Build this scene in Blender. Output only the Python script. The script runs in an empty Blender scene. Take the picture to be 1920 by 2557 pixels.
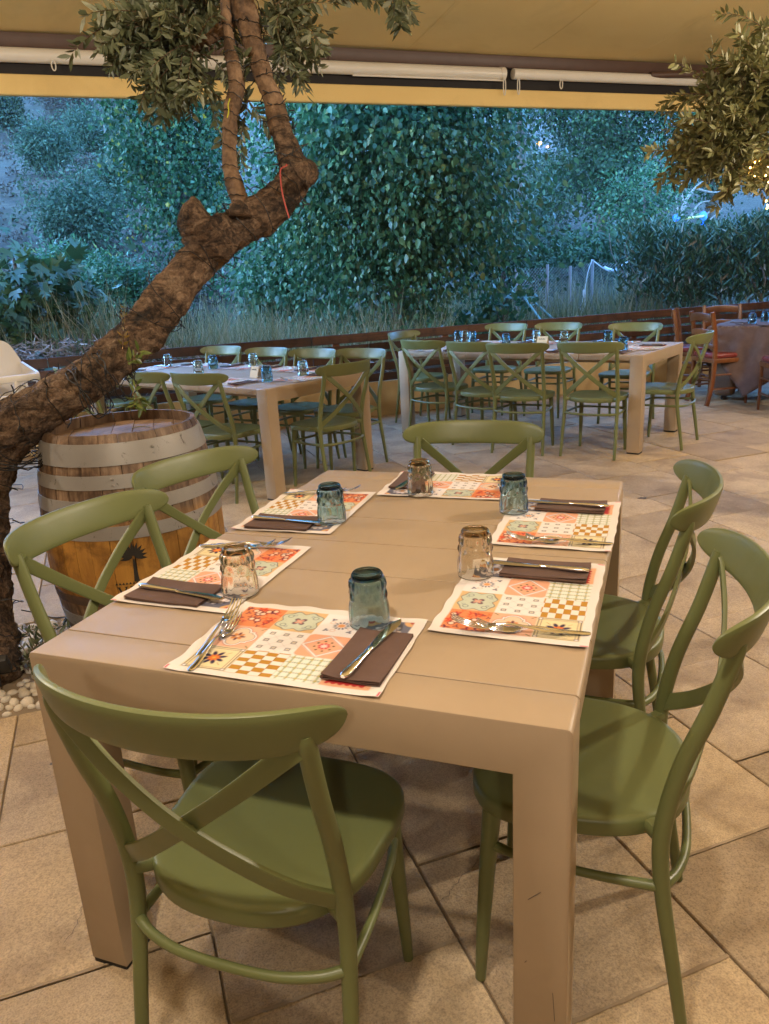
import bpy, bmesh, math, random
import numpy as np
from mathutils import Vector, Matrix, noise

R = math.radians
random.seed(7)
rng = np.random.default_rng(7)
scene = bpy.context.scene
COL = scene.collection

# ------------------------------------------------------------------ camera, sky, light, exposure
cam_d = bpy.data.cameras.new('camera')
cam = bpy.data.objects.new('camera', cam_d)
COL.objects.link(cam)
cam_d.sensor_fit = 'VERTICAL'
cam_d.sensor_height = 36.0
cam_d.lens = 36.0 * 1886.3 / 2557.0
cam_d.clip_start = 0.05
cam_d.clip_end = 3000
_r = Vector((0.94088515, 0.33464596, -0.0524139))
_u = Vector((-0.05186729, 0.29525111, 0.95401078))
_w = Vector((-0.33473111, 0.89489601, -0.29515457))
cam.matrix_world = Matrix(((_r.x, _u.x, -_w.x, 1.09565), (_r.y, _u.y, -_w.y, -0.97100),
                           (_r.z, _u.z, -_w.z, 1.38563), (0, 0, 0, 1)))
scene.camera = cam

SUN_EL, SUN_AZ = R(8), R(250)
world = bpy.data.worlds.new('World')
scene.world = world
world.use_nodes = True
wn = world.node_tree
wn.nodes.clear()
w_out = wn.nodes.new('ShaderNodeOutputWorld')
w_bg = wn.nodes.new('ShaderNodeBackground')
w_sky = wn.nodes.new('ShaderNodeTexSky')
w_sky.sky_type = 'NISHITA'
w_sky.sun_disc = False
w_sky.sun_elevation = SUN_EL
w_sky.sun_rotation = SUN_AZ
w_sky.air_density = 1.0
w_sky.dust_density = 0.3
w_sky.ozone_density = 3.0
w_mul = wn.nodes.new('ShaderNodeMix')
w_mul.data_type = 'RGBA'
w_mul.blend_type = 'MULTIPLY'
w_mul.inputs[0].default_value = 1.0
w_mul.inputs[7].default_value = (0.54, 0.76, 1.0, 1)     # white balance of the phone, set for the warm lamps
wn.links.new(w_sky.outputs[0], w_mul.inputs[6])
wn.links.new(w_mul.outputs[2], w_bg.inputs[0])
w_bg.inputs[1].default_value = 0.15
wn.links.new(w_bg.outputs[0], w_out.inputs[0])

sun_d = bpy.data.lights.new('sun', 'SUN')
sun_d.energy = 0.06
sun_d.angle = R(40)
sun_d.color = (0.45, 0.7, 1.0)
sun = bpy.data.objects.new('sun', sun_d)
COL.objects.link(sun)
sun.rotation_euler = (R(55), 0, R(-40))

vs = scene.view_settings
vs.view_transform = 'Standard'
vs.look = 'None'
vs.exposure = 4.95
vs.gamma = 1.0
vs.use_curve_mapping = False
cy = scene.cycles
cy.use_denoising = True
cy.max_bounces = 9
cy.transmission_bounces = 8
cy.glossy_bounces = 4
cy.diffuse_bounces = 3
cy.volume_bounces = 0
cy.transparent_max_bounces = 12
cy.sample_clamp_indirect = 6.0
cy.caustics_reflective = False
cy.blur_glossy = 0.5

# paving / fence / awning frame: u runs along the fence, v points out of the terrace
CU, SU = math.cos(R(40)), math.sin(R(40))
def UV(u, v, z=0.0):
    return Vector((u * CU - v * SU, u * SU + v * CU, z))
def toUV(x, y):
    return x * CU + y * SU, -x * SU + y * CU

# ------------------------------------------------------------------ helpers
def P3(x, y, z): return np.array((x, y, z), float)

def tag(o, label=None, cat=None, group=None, kind=None):
    if label: o['label'] = label
    if cat: o['category'] = cat
    if group: o['group'] = group
    if kind: o['kind'] = kind
    return o

def empty(name, loc=(0, 0, 0), rz=0.0, label=None, cat=None, group=None):
    o = bpy.data.objects.new(name, None)
    COL.objects.link(o)
    o.location = loc
    o.rotation_euler = (0, 0, rz)
    o.empty_display_size = 0.05
    return tag(o, label, cat, group)

def link(name, me, parent=None, loc=(0, 0, 0), rot=(0, 0, 0)):
    o = bpy.data.objects.new(name, me)
    COL.objects.link(o)
    o.location = loc
    o.rotation_euler = rot
    if parent: o.parent = parent
    return o

def copy_tree(o, parent=None):
    c = o.copy()
    COL.objects.link(c)
    c.parent = parent
    for ch in list(o.children):
        copy_tree(ch, c)
    return c

class MB:
    """collects shapes into one mesh"""
    def __init__(self):
        self.v = []; self.f = []; self.n = 0; self.m = []
    def add(self, v, f, mi=0):
        v = np.asarray(v, float)
        self.v.append(v)
        n = self.n
        self.f += [[i + n for i in q] for q in f]
        self.m += [mi] * len(f)
        self.n += len(v)
        return self
    def mesh(self, name, mats, smooth=True, angle=40):
        me = bpy.data.meshes.new(name)
        me.from_pydata(np.concatenate(self.v).tolist(), [], self.f)
        for m in (mats if isinstance(mats, (list, tuple)) else [mats]):
            me.materials.append(m)
        if len(set(self.m)) > 1:
            me.polygons.foreach_set('material_index', self.m)
        if smooth:
            me.polygons.foreach_set('use_smooth', [True] * len(me.polygons))
            me.update()
            me.set_sharp_from_angle(angle=R(angle))
        me.update()
        return me
    def build(self, name, mats, parent=None, loc=(0, 0, 0), rot=(0, 0, 0), smooth=True, angle=40):
        return link(name, self.mesh(name, mats, smooth, angle), parent, loc, rot)

def rbox(sx, sy, sz, bev=0.0, seg=2, at=(0, 0, 0)):
    """box centred in x,y and standing on z = 0, bevelled"""
    bm = bmesh.new()
    bmesh.ops.create_cube(bm, size=1)
    for v in bm.verts:
        v.co = Vector((v.co.x * sx, v.co.y * sy, (v.co.z + 0.5) * sz))
    if bev > 0:
        bmesh.ops.bevel(bm, geom=list(bm.edges), offset=bev, segments=seg, affect='EDGES', profile=0.5)
    bm.verts.index_update()
    v = np.array([tuple(x.co) for x in bm.verts]) + np.array(at)
    f = [[w.index for w in q.verts] for q in bm.faces]
    bm.free()
    return v, f

def smooth_path(pts, n=8):
    P = np.asarray(pts, float)
    Q = np.vstack([2 * P[0] - P[1], P, 2 * P[-1] - P[-2]])
    out = []
    for i in range(1, len(Q) - 2):
        p0, p1, p2, p3 = Q[i - 1], Q[i], Q[i + 1], Q[i + 2]
        for t in np.linspace(0, 1, n, endpoint=False):
            out.append(0.5 * (2 * p1 + (p2 - p0) * t + (2 * p0 - 5 * p1 + 4 * p2 - p3) * t * t + (3 * p1 - p0 - 3 * p2 + p3) * t ** 3))
    out.append(Q[-2])
    return np.array(out)

def frames(P, up=None):
    P = np.asarray(P, float)
    T = np.gradient(P, axis=0)
    T /= np.linalg.norm(T, axis=1)[:, None] + 1e-12
    S = np.zeros_like(P); N = np.zeros_like(P)
    if up is not None:
        u = np.asarray(up, float)
        for i in range(len(P)):
            s = np.cross(T[i], u); s /= np.linalg.norm(s) + 1e-12
            S[i] = s; N[i] = np.cross(s, T[i])
    else:
        a = np.array([0, 0, 1.0]) if abs(T[0][2]) < 0.9 else np.array([1.0, 0, 0])
        s = np.cross(T[0], a); s /= np.linalg.norm(s)
        for i in range(len(P)):
            s = s - T[i] * (s @ T[i]); s /= np.linalg.norm(s) + 1e-12
            S[i] = s; N[i] = np.cross(s, T[i])
    return T, S, N

def sweep(P, sections, up=None, caps=True):
    """P (n,3); sections (m,2) or list of n of those"""
    P = np.asarray(P, float)
    T, S, N = frames(P, up)
    n = len(P)
    secs = [sections] * n if isinstance(sections, np.ndarray) else sections
    m = len(secs[0])
    V = np.concatenate([P[i] + np.outer(secs[i][:, 0], S[i]) + np.outer(secs[i][:, 1], N[i]) for i in range(n)])
    F = []
    for i in range(n - 1):
        for j in range(m):
            k = (j + 1) % m
            F.append([i * m + j, i * m + k, (i + 1) * m + k, (i + 1) * m + j])
    if caps:
        F.append(list(range(m))[::-1])
        F.append([(n - 1) * m + j for j in range(m)])
    return V, F

def circ(m, rx=1.0, ry=None, p=2.0):
    a = np.linspace(0, 2 * np.pi, m, endpoint=False)
    c, s = np.cos(a), np.sin(a)
    ry = rx if ry is None else ry
    return np.stack([rx * np.sign(c) * np.abs(c) ** (2 / p), ry * np.sign(s) * np.abs(s) ** (2 / p)], 1)

def tube(pts, rad, m=10, n=6, smooth=True):
    P = smooth_path(pts, n) if smooth and len(pts) > 2 else np.asarray(pts, float)
    rad = np.atleast_1d(np.asarray(rad, float))
    if len(rad) == 1: rr = np.full(len(P), rad[0])
    else: rr = np.interp(np.linspace(0, 1, len(P)), np.linspace(0, 1, len(rad)), rad)
    c = circ(m)
    return sweep(P, [c * r for r in rr])

def lathe(prof, m=32):
    """prof: list of (r, z); closed at r = 0 ends"""
    a = np.linspace(0, 2 * np.pi, m, endpoint=False)
    V = []; F = []
    for r, z in prof:
        V += [(r * math.cos(t), r * math.sin(t), z) for t in a]
    for i in range(len(prof) - 1):
        for j in range(m):
            k = (j + 1) % m
            F.append([i * m + j, i * m + k, (i + 1) * m + k, (i + 1) * m + j])
    return np.array(V), F

def prism(poly, length, axis='x'):
    """2D polygon (a,b) extruded along an axis from 0 to length; 'x': (y,z), 'y': (x,z), 'z': (x,y)"""
    poly = np.asarray(poly, float); m = len(poly)
    z0 = np.zeros(m); z1 = np.full(m, length)
    if axis == 'x': A = np.stack([z0, poly[:, 0], poly[:, 1]], 1); B = np.stack([z1, poly[:, 0], poly[:, 1]], 1)
    elif axis == 'y': A = np.stack([poly[:, 0], z0, poly[:, 1]], 1); B = np.stack([poly[:, 0], z1, poly[:, 1]], 1)
    else: A = np.stack([poly[:, 0], poly[:, 1], z0], 1); B = np.stack([poly[:, 0], poly[:, 1], z1], 1)
    F = [[i, (i + 1) % m, m + (i + 1) % m, m + i] for i in range(m)]
    F.append(list(range(m))[::-1]); F.append([m + i for i in range(m)])
    if axis == 'y': F = [q[::-1] for q in F]
    return np.concatenate([A, B]), F

def round_poly(pts, rads, seg=4):
    out = []
    n = len(pts)
    for i, (p, r) in enumerate(zip(pts, rads)):
        p = np.array(p, float); a = np.array(pts[i - 1], float); b = np.array(pts[(i + 1) % n], float)
        if r <= 0: out.append(p); continue
        da = (a - p) / np.linalg.norm(a - p); db = (b - p) / np.linalg.norm(b - p)
        ang = math.acos(max(-1, min(1, da @ db)))
        d = r / math.tan(ang / 2)
        pa, pb = p + da * d, p + db * d
        for t in np.linspace(0, 1, seg + 1):
            out.append((1 - t) ** 2 * pa + 2 * t * (1 - t) * (p * 0.9 + (pa + pb) / 2 * 0.1) + t * t * pb)
    return np.array(out)

def xf(v, loc=(0, 0, 0), rz=0.0, rx=0.0, s=1.0):
    v = np.asarray(v, float) * s
    if rx:
        c, q = math.cos(rx), math.sin(rx)
        v = np.stack([v[:, 0], c * v[:, 1] - q * v[:, 2], q * v[:, 1] + c * v[:, 2]], 1)
    c, q = math.cos(rz), math.sin(rz)
    return np.stack([c * v[:, 0] - q * v[:, 1], q * v[:, 0] + c * v[:, 1], v[:, 2]], 1) + np.array(loc)

def fast_mesh(name, V, faces, mats, smooth=False):
    """V (n,3) array, faces (k,3|4) array"""
    me = bpy.data.meshes.new(name)
    faces = np.asarray(faces, np.int32)
    k, c = faces.shape
    me.vertices.add(len(V)); me.vertices.foreach_set('co', np.asarray(V, np.float32).ravel())
    me.loops.add(k * c); me.loops.foreach_set('vertex_index', faces.ravel())
    me.polygons.add(k)
    me.polygons.foreach_set('loop_start', np.arange(0, k * c, c, dtype=np.int32))
    me.polygons.foreach_set('loop_total', np.full(k, c, np.int32))
    for m in (mats if isinstance(mats, (list, tuple)) else [mats]): me.materials.append(m)
    if smooth: me.polygons.foreach_set('use_smooth', np.ones(k, bool))
    me.update(calc_edges=True)
    return me

# ------------------------------------------------------------------ materials
def lin(r, g, b):
    f = lambda c: (c / 12.92 if c <= 0.04045 else ((c + 0.055) / 1.055) ** 2.4)
    return (f(r / 255), f(g / 255), f(b / 255), 1)

class NT:
    def __init__(self, name):
        self.m = bpy.data.materials.new(name)
        self.m.use_nodes = True
        self.t = self.m.node_tree
        self.t.nodes.clear()
        self.out = self.t.nodes.new('ShaderNodeOutputMaterial')
        self.b = self.t.nodes.new('ShaderNodeBsdfPrincipled')
        self.t.links.new(self.b.outputs[0], self.out.inputs[0])
        self.coord = None
    def n(self, typ, **kw):
        x = self.t.nodes.new(typ)
        for k, v in kw.items(): setattr(x, k, v)
        return x
    def l(self, a, b): self.t.links.new(a, b)
    def obj(self, scale=(1, 1, 1), src='Object'):
        if self.coord is None: self.coord = self.n('ShaderNodeTexCoord')
        mp = self.n('ShaderNodeMapping'); mp.inputs['Scale'].default_value = scale
        self.l(self.coord.outputs[src], mp.inputs[0])
        return mp.outputs[0]
    def noise(self, scale, detail=4, rough=0.55, vec=None, dist=0.0):
        x = self.n('ShaderNodeTexNoise')
        x.inputs['Scale'].default_value = scale; x.inputs['Detail'].default_value = detail
        x.inputs['Roughness'].default_value = rough; x.inputs['Distortion'].default_value = dist
        self.l(vec if vec is not None else self.obj(), x.inputs['Vector'])
        return x.outputs[0]
    def ramp(self, fac, stops):
        x = self.n('ShaderNodeValToRGB')
        e = x.color_ramp.elements
        while len(e) < len(stops): e.new(0.5)
        for i, (p, c) in enumerate(stops):
            e[i].position = p; e[i].color = c if len(c) == 4 else (*c, 1)
        self.l(fac, x.inputs[0])
        return x.outputs[0]
    def mix(self, fac, a, b, mode='MIX'):
        x = self.n('ShaderNodeMix', data_type='RGBA', blend_type=mode)
        for inp, v in ((0, fac), (6, a), (7, b)):
            if hasattr(v, 'node'): self.l(v, x.inputs[inp])
            else: x.inputs[inp].default_value = v if inp == 0 else (v if len(v) == 4 else (*v, 1))
        return x.outputs[2]
    def math(self, op, a, b=0.0):
        x = self.n('ShaderNodeMath', operation=op)
        for i, v in ((0, a), (1, b)):
            if hasattr(v, 'node'): self.l(v, x.inputs[i])
            else: x.inputs[i].default_value = v
        return x.outputs[0]
    def color(self, c):
        if hasattr(c, 'node'): self.l(c, self.b.inputs['Base Color'])
        else: self.b.inputs['Base Color'].default_value = c if len(c) == 4 else (*c, 1)
    def rough(self, r):
        if hasattr(r, 'node'): self.l(r, self.b.inputs['Roughness'])
        else: self.b.inputs['Roughness'].default_value = r
    def bump(self, h, strength=0.3, dist=0.01):
        x = self.n('ShaderNodeBump'); x.inputs['Strength'].default_value = strength; x.inputs['Distance'].default_value = dist
        self.l(h, x.inputs['Height']); self.l(x.outputs[0], self.b.inputs['Normal'])
    def set(self, **kw):
        for k, v in kw.items(): self.b.inputs[k.replace('_', ' ')].default_value = v

def plain(name, c1, c2=None, rough=0.5, scale=8, bump=0.0, bscale=200, **kw):
    t = NT(name)
    c2 = c2 or tuple(x * 0.82 for x in c1[:3])
    t.color(t.ramp(t.noise(scale), [(0.3, c1), (0.7, c2)]))
    nr = t.noise(scale * 3)
    t.rough(t.math('ADD', t.math('MULTIPLY', nr, 0.15), rough - 0.07))
    if bump: t.bump(t.noise(bscale, 3), bump, 0.002)
    t.set(**kw)
    return t.m

def leaf_mat(name, stops, rough=0.42, trans=0.25, spec=0.5):
    t = NT(name)
    g = t.n('ShaderNodeNewGeometry')
    col = t.ramp(g.outputs['Random Per Island'], stops)
    t.color(col); t.rough(rough)
    t.set(**{'Specular_IOR_Level': spec})
    tr = t.n('ShaderNodeBsdfTranslucent')
    t.l(col, tr.inputs[0])
    mx = t.n('ShaderNodeMixShader'); mx.inputs[0].default_value = trans
    t.l(t.b.outputs[0], mx.inputs[1]); t.l(tr.outputs[0], mx.inputs[2])
    t.l(mx.outputs[0], t.out.inputs[0])
    return t.m

M = {}
# paving slab: sandy exposed concrete, each slab a shade of its own
t = NT('paving_slab')
oi = t.n('ShaderNodeObjectInfo')
mp = t.n('ShaderNodeVectorMath', operation='ADD')
sc = t.n('ShaderNodeVectorMath', operation='SCALE'); sc.inputs[3].default_value = 37.0
cb = t.n('ShaderNodeCombineXYZ')
for i in range(3): t.l(oi.outputs['Random'], cb.inputs[i])
t.l(cb.outputs[0], sc.inputs[0]); t.l(t.obj(), mp.inputs[0]); t.l(sc.outputs[0], mp.inputs[1])
vec = mp.outputs[0]
base = t.ramp(t.noise(5, 5, 0.6, vec), [(0.25, (0.40, 0.30, 0.182)), (0.75, (0.55, 0.42, 0.258))])
speck = t.ramp(t.noise(230, 2, 0.6, vec), [(0.34, (0.42, 0.40, 0.38)), (0.5, (1, 1, 1)), (0.72, (1.35, 1.3, 1.25))])
c = t.mix(0.5, base, speck, 'MULTIPLY')
grit = t.ramp(t.noise(75, 3, 0.65, vec), [(0.36, (0.62, 0.6, 0.58)), (0.55, (1, 1, 1))])
c = t.mix(0.4, c, grit, 'MULTIPLY')
stain = t.ramp(t.noise(3.1, 6, 0.62, vec, 0.6), [(0.36, (0.52, 0.48, 0.46)), (0.50, (1, 1, 1)), (0.75, (1.12, 1.1, 1.06))])
c = t.mix(0.55, c, stain, 'MULTIPLY')
tone = t.ramp(oi.outputs['Random'], [(0.0, (0.80, 0.77, 0.74)), (0.5, (1.0, 0.98, 0.97)), (1.0, (1.12, 1.08, 1.0))])
t.color(t.mix(1.0, c, tone, 'MULTIPLY'))
t.rough(0.75)
t.bump(t.math('ADD', t.noise(230, 3, 0.6, vec), t.math('MULTIPLY', t.noise(60, 3, 0.6, vec), 0.8)), 0.6, 0.003)
M['slab'] = t.m
M['mortar'] = plain('joint_sand', (0.15, 0.11, 0.07), (0.27, 0.205, 0.135), 0.95, 2.2, 0.5, 150)
M['mortar_light'] = plain('joint_mortar', (0.36, 0.27, 0.165), (0.28, 0.2, 0.12), 0.9, 30, 0.4, 200)
M['stain'] = plain('dark_stain', (0.07, 0.055, 0.05), (0.12, 0.1, 0.085), 0.8, 40)

# chairs: moulded olive plastic, faint satin
def plastic(name, c, rough):
    t = NT(name)
    v = t.noise(5, 3)
    t.color(t.ramp(v, [(0.3, c), (0.75, tuple(x * 0.9 for x in c))]))
    sm = t.noise(18, 4, 0.6)
    t.rough(t.math('ADD', t.math('MULTIPLY', sm, 0.16), rough - 0.08))
    scr = t.ramp(t.noise(26, 8, 0.8, t.obj((1, 5, 1)), 0.8), [(0.62, (0, 0, 0)), (0.72, (1, 1, 1))])
    t.rough(t.math('ADD', t.math('MULTIPLY', scr, 0.22), t.math('ADD', t.math('MULTIPLY', sm, 0.2), rough - 0.1)))
    t.bump(t.noise(420, 2), 0.06, 0.001)
    return t.m
M['olive'] = plastic('olive_plastic', (0.150, 0.168, 0.060), 0.40)
M['table'] = plastic('taupe_plastic', (0.415, 0.305, 0.196), 0.45)
M['black'] = plain('black_rubber', (0.018, 0.016, 0.015), None, 0.6)
M['black_metal'] = plain('black_metal', (0.022, 0.022, 0.024), None, 0.4)
M['wire'] = plain('black_wire', (0.012, 0.011, 0.011), None, 0.5)
M['white_plastic'] = plastic('white_plastic', (0.78, 0.72, 0.64), 0.35)
M['napkin'] = plain('brown_paper', (0.105, 0.058, 0.042), (0.12, 0.068, 0.05), 0.9, 30, 0.25, 500)
t = NT('cutlery_steel'); t.color((0.86, 0.85, 0.84)); t.set(Metallic=1.0)
t.rough(t.math('ADD', t.math('MULTIPLY', t.noise(60, 3), 0.08), 0.07)); M['steel'] = t.m
def glass_mat(name, c, dens=60.0):
    t = NT(name)
    t.color((0.97, 0.98, 0.98)); t.rough(0.015)
    t.set(**{'Transmission_Weight': 1.0, 'IOR': 1.5})
    va = t.n('ShaderNodeVolumeAbsorption'); va.inputs[0].default_value = (*c, 1); va.inputs[1].default_value = dens
    t.l(va.outputs[0], t.out.inputs[1])
    return t.m
M['glass_blue'] = glass_mat('smoky_blue_glass', (0.25, 0.58, 0.68), 130)
M['glass_amber'] = glass_mat('amber_glass', (0.86, 0.74, 0.50), 65)
M['glass_clear'] = glass_mat('clear_glass', (0.8, 0.86, 0.86), 30)
M['card'] = plain('cream_card', (0.74, 0.6, 0.38), None, 0.7)
M['ink'] = plain('dark_ink', (0.03, 0.025, 0.02), None, 0.8)

# placemat: print held as a colour attribute
t = NT('printed_paper')
at_ = t.n('ShaderNodeAttribute'); at_.attribute_name = 'print'
t.color(at_.outputs[0]); t.rough(0.85); t.bump(t.noise(300, 3), 0.15, 0.0008)
M['print'] = t.m

# awning cloth and metalwork
t = NT('awning_cloth')
c = t.ramp(t.noise(0.9, 5, 0.6), [(0.3, (0.84, 0.60, 0.235)), (0.7, (0.88, 0.65, 0.27))])
drt = t.ramp(t.noise(0.7, 7, 0.65, None, 1.5), [(0.30, (0.82, 0.8, 0.78)), (0.5, (1, 1, 1))])
t.color(t.mix(0.7, c, drt, 'MULTIPLY')); t.rough(0.85)
t.bump(t.noise(0.8, 3), 0.25, 0.05); M['awning'] = t.m
M['brown_metal'] = plain('brown_metal', (0.105, 0.055, 0.036), None, 0.45)
M['cream_pvc'] = plain('cream_roller', (0.82, 0.76, 0.66), (0.74, 0.68, 0.58), 0.35, 2)
M['dark_gap'] = plain('dark_housing', (0.015, 0.01, 0.008), None, 0.7)
M['plaster'] = plain('cream_plaster', (0.62, 0.46, 0.25), (0.5, 0.36, 0.19), 0.9, 3, 0.4, 60)
M['house_wall'] = plain('dark_house_front', (0.075, 0.055, 0.04), (0.05, 0.036, 0.028), 0.7, 3, 0.3, 60)

def wood(name, c1, c2, rough=0.6, scale=(1.5, 26, 26), bump=0.25, dark=None):
    t = NT(name)
    oi = t.n('ShaderNodeObjectInfo')
    ad = t.n('ShaderNodeVectorMath', operation='ADD')
    cbx = t.n('ShaderNodeCombineXYZ')
    for i in range(3): t.l(t.math('MULTIPLY', oi.outputs['Random'], 53.0), cbx.inputs[i])
    t.l(t.obj(scale), ad.inputs[0]); t.l(cbx.outputs[0], ad.inputs[1])
    g = t.noise(2.2, 6, 0.65, ad.outputs[0], 0.4)
    c = t.ramp(g, [(0.28, c1), (0.72, c2)])
    tone = t.ramp(oi.outputs['Random'], [(0, (0.72, 0.72, 0.72)), (1, (1.2, 1.16, 1.1))])
    c = t.mix(1.0, c, tone, 'MULTIPLY')
    if dark:
        k = t.ramp(t.noise(dark, 6, 0.7, None, 0.5), [(0.36, (0.3, 0.27, 0.25)), (0.55, (1, 1, 1))])
        c = t.mix(0.85, c, k, 'MULTIPLY')
    t.color(c); t.rough(rough); t.bump(g, bump, 0.004)
    return t.m
M['fence_wood'] = wood('brown_stained_wood', (0.055, 0.022, 0.012), (0.11, 0.045, 0.022), 0.55, dark=5)
M['chair_wood'] = wood('chestnut_wood', (0.12, 0.038, 0.011), (0.20, 0.07, 0.019), 0.35, (20, 20, 2), 0.1)
M['red_vinyl'] = plain('dark_red_vinyl', (0.22, 0.035, 0.03), None, 0.28)
M['brown_cloth'] = plain('brown_cloth', (0.125, 0.078, 0.068), (0.10, 0.06, 0.052), 0.85, 20, 0.3, 400)
M['taupe_cloth'] = plain('taupe_panel', (0.2, 0.13, 0.09), None, 0.7)

# ------------------------------------------------------------------ the setting: terrace floor
BED = (-1.05, -0.14, 1.19, 2.02)      # pebble bed cut out of the paving (u0,u1,v0,v1)
floor = link('terrace_floor', None)
bpy.data.objects.remove(floor)
mb = MB()
mb.add(*rbox(24, 14.2, 0.3, at=(0, 0, 0)))
floor = mb.build('terrace_floor', M['mortar'], loc=UV(0.5, -1.05, -0.3085), rot=(0, 0, R(40)), smooth=False)
tag(floor, kind='structure')
GAP = 0.0055
def slab_mesh(w, h, k):
    v, f = rbox(w - GAP, h - GAP, 0.05, 0.0025, 1)
    v = v - np.array([0, 0, 0.05])
    m = MB(); m.add(v, f)
    return m.mesh('paving_slab', M['slab'], False)
slab_cache = {}
rects = []
for k in range(-16, 22):
    u0 = 0.253 + 0.5 * (k - 1); u1 = u0 + 0.5
    off = -0.02 if k % 2 == 0 else -0.262
    for j in range(-14, 13):
        v0 = off + 0.5 * j + rng.normal(0, 0.004); v1 = v0 + 0.5
        v1 = min(v1, 6.04)
        if v1 - v0 < 0.05: continue
        a, b, c_, d = BED
        if u1 <= a or u0 >= b or v1 <= c_ or v0 >= d:
            rects.append((u0, u1, v0, v1)); continue
        uu0, uu1 = max(u0, a), min(u1, b)
        if v0 < c_: rects.append((u0, u1, v0, c_))
        if v1 > d: rects.append((u0, u1, d, v1))
        vv0, vv1 = max(v0, c_), min(v1, d)
        if u0 < a: rects.append((u0, a, vv0, vv1))
        if u1 > b: rects.append((b, u1, vv0, vv1))
cam_p = cam.matrix_world.translation
def in_view(p, marg=1.15):
    d = Vector(p) - cam_p
    z = d.dot(_w)
    if z < 0.2: return False, 99
    x, y = d.dot(_r) / z, d.dot(_u) / z
    return abs(x) < 960 / 1886 * marg + 0.35 / z and abs(y) < 1278 / 1886 * marg + 0.35 / z, z
seen, rest = [], []
for q in rects:
    p = UV((q[0] + q[1]) / 2, (q[2] + q[3]) / 2)
    ok, z = in_view(p)
    (seen if ok else rest).append((z, q))
seen.sort(key=lambda s: s[0])
rest += seen[300:]; seen = seen[:300]
floor_inv = floor.matrix_basis.inverted()
for z, (u0, u1, v0, v1) in seen:
    key = (round(u1 - u0, 2), round(v1 - v0, 2))
    if key not in slab_cache: slab_cache[key] = slab_mesh(key[0], key[1], 0)
    o = link('paving_slab', slab_cache[key], floor)
    P = UV((u0 + u1) / 2, (v0 + v1) / 2, 0.0 + rng.normal(0, 0.0005))
    o.location = floor_inv @ P
    o.rotation_euler = (rng.normal(0, 0.002), rng.normal(0, 0.002), rng.normal(0, 0.0012))
mb = MB()
for z, (u0, u1, v0, v1) in rest:
    v, f = rbox(u1 - u0 - GAP, v1 - v0 - GAP, 0.05, 0)
    P = floor_inv @ UV((u0 + u1) / 2, (v0 + v1) / 2, -0.05)
    mb.add(v + np.array(P), f)
tag(mb.build('outer_paving', M['slab'], floor, smooth=False), kind='stuff')
# pale mortar smeared in some cross joints (wear with a shape of its own), and a few dark spots
def patch(name, pts, mat, z, parent):
    bm_v = [(x, y, z) for x, y in pts]
    m = MB(); m.add(bm_v, [list(range(len(pts)))])
    o = m.build(name, mat, parent, smooth=False)
    return o
def joint_strip(u0, u1, v, w, z=0.0022):
    n = 16
    us = np.linspace(u0, u1, n)
    a = [UV(x, v - 0.75 * w * (0.5 + 0.45 * noise.noise((x * 29, v * 7, 1))), 0) for x in us]
    b = [UV(x, v + 0.75 * w * (0.5 + 0.45 * noise.noise((x * 33, v * 5, 9))), 0) for x in us[::-1]]
    pts = [(floor_inv @ Vector((p.x, p.y, 0)))[:2] for p in a + b]
    zz = (floor_inv @ Vector((0, 0, z))).z
    return patch('mortar_joint', pts, M['mortar_light'], zz, floor)
for (u0, u1, v, w) in [(0.258, 0.75, -0.262, 0.011), (0.758, 1.25, -0.52, 0.013), (0.758, 1.25, -0.02, 0.01), (1.258, 1.75, -0.262, 0.010),
                       (1.258, 1.75, 0.238, 0.009), (-0.24, 0.25, -0.02, 0.009), (1.758, 2.25, -0.02, 0.009), (2.258, 2.75, 0.238, 0.008),
                       (2.76, 3.25, 1.48, 0.012), (3.26, 3.75, 1.738, 0.012), (0.258, 0.75, -0.762, 0.011)]:
    joint_strip(u0, u1, v, w)
def blotch(x, y, r, seed, mat=None):
    pts = []
    for k in range(26):
        a = k / 26 * 2 * math.pi
        q = r * (0.75 + 0.6 * noise.noise((math.cos(a) * 1.9 + seed, math.sin(a) * 1.9, seed * 3.1)))
        P = floor_inv @ Vector((x + q * math.cos(a), y + 0.8 * q * math.sin(a), 0))
        pts.append((P.x, P.y))
    zz = (floor_inv @ Vector((0, 0, 0.0026))).z
    return patch('dark_spot', pts, mat or M['stain'], zz, floor)
for i, (x, y, r) in enumerate([(0.672, 0.006, 0.022), (0.69, 0.012, 0.008), (0.66, -0.012, 0.007), (0.03, 0.06, 0.007), (-0.62, 0.55, 0.009), (1.03, 3.78, 0.035), (0.98, 0.27, 0.007)]):
    blotch(x, y, r, i * 1.7 + 0.3)

# hairline cracks in two slabs
def crack(pts, w=0.0009):
    P = smooth_path([(x, y, 0) for x, y in pts], 6)
    P += rng.normal(0, 0.003, P.shape) * np.array([1, 1, 0])
    T, S, N = frames(P, (0, 0, 1))
    ww = w * (0.5 + rng.random(len(P)))[:, None]
    A = P + S * ww / 2; B = P - S * ww / 2
    q = [(floor_inv @ Vector((p[0], p[1], 0)))[:2] for p in list(A) + list(B[::-1])]
    zz = (floor_inv @ Vector((0, 0, 0.0024))).z
    m = MB(); n = len(A)
    m.add([(x, y, zz) for x, y in q], [[i, i + 1, 2 * n - 2 - i, 2 * n - 1 - i] for i in range(n - 1)])
    return m.build('crack', M['stain'], floor, smooth=False)
crack([(0.76, 0.60), (0.735, 0.52), (0.70, 0.44), (0.69, 0.40), (0.672, 0.36)])
crack([(-0.16, 0.20), (-0.13, 0.12), (-0.11, 0.08), (-0.095, 0.02)])

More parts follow.
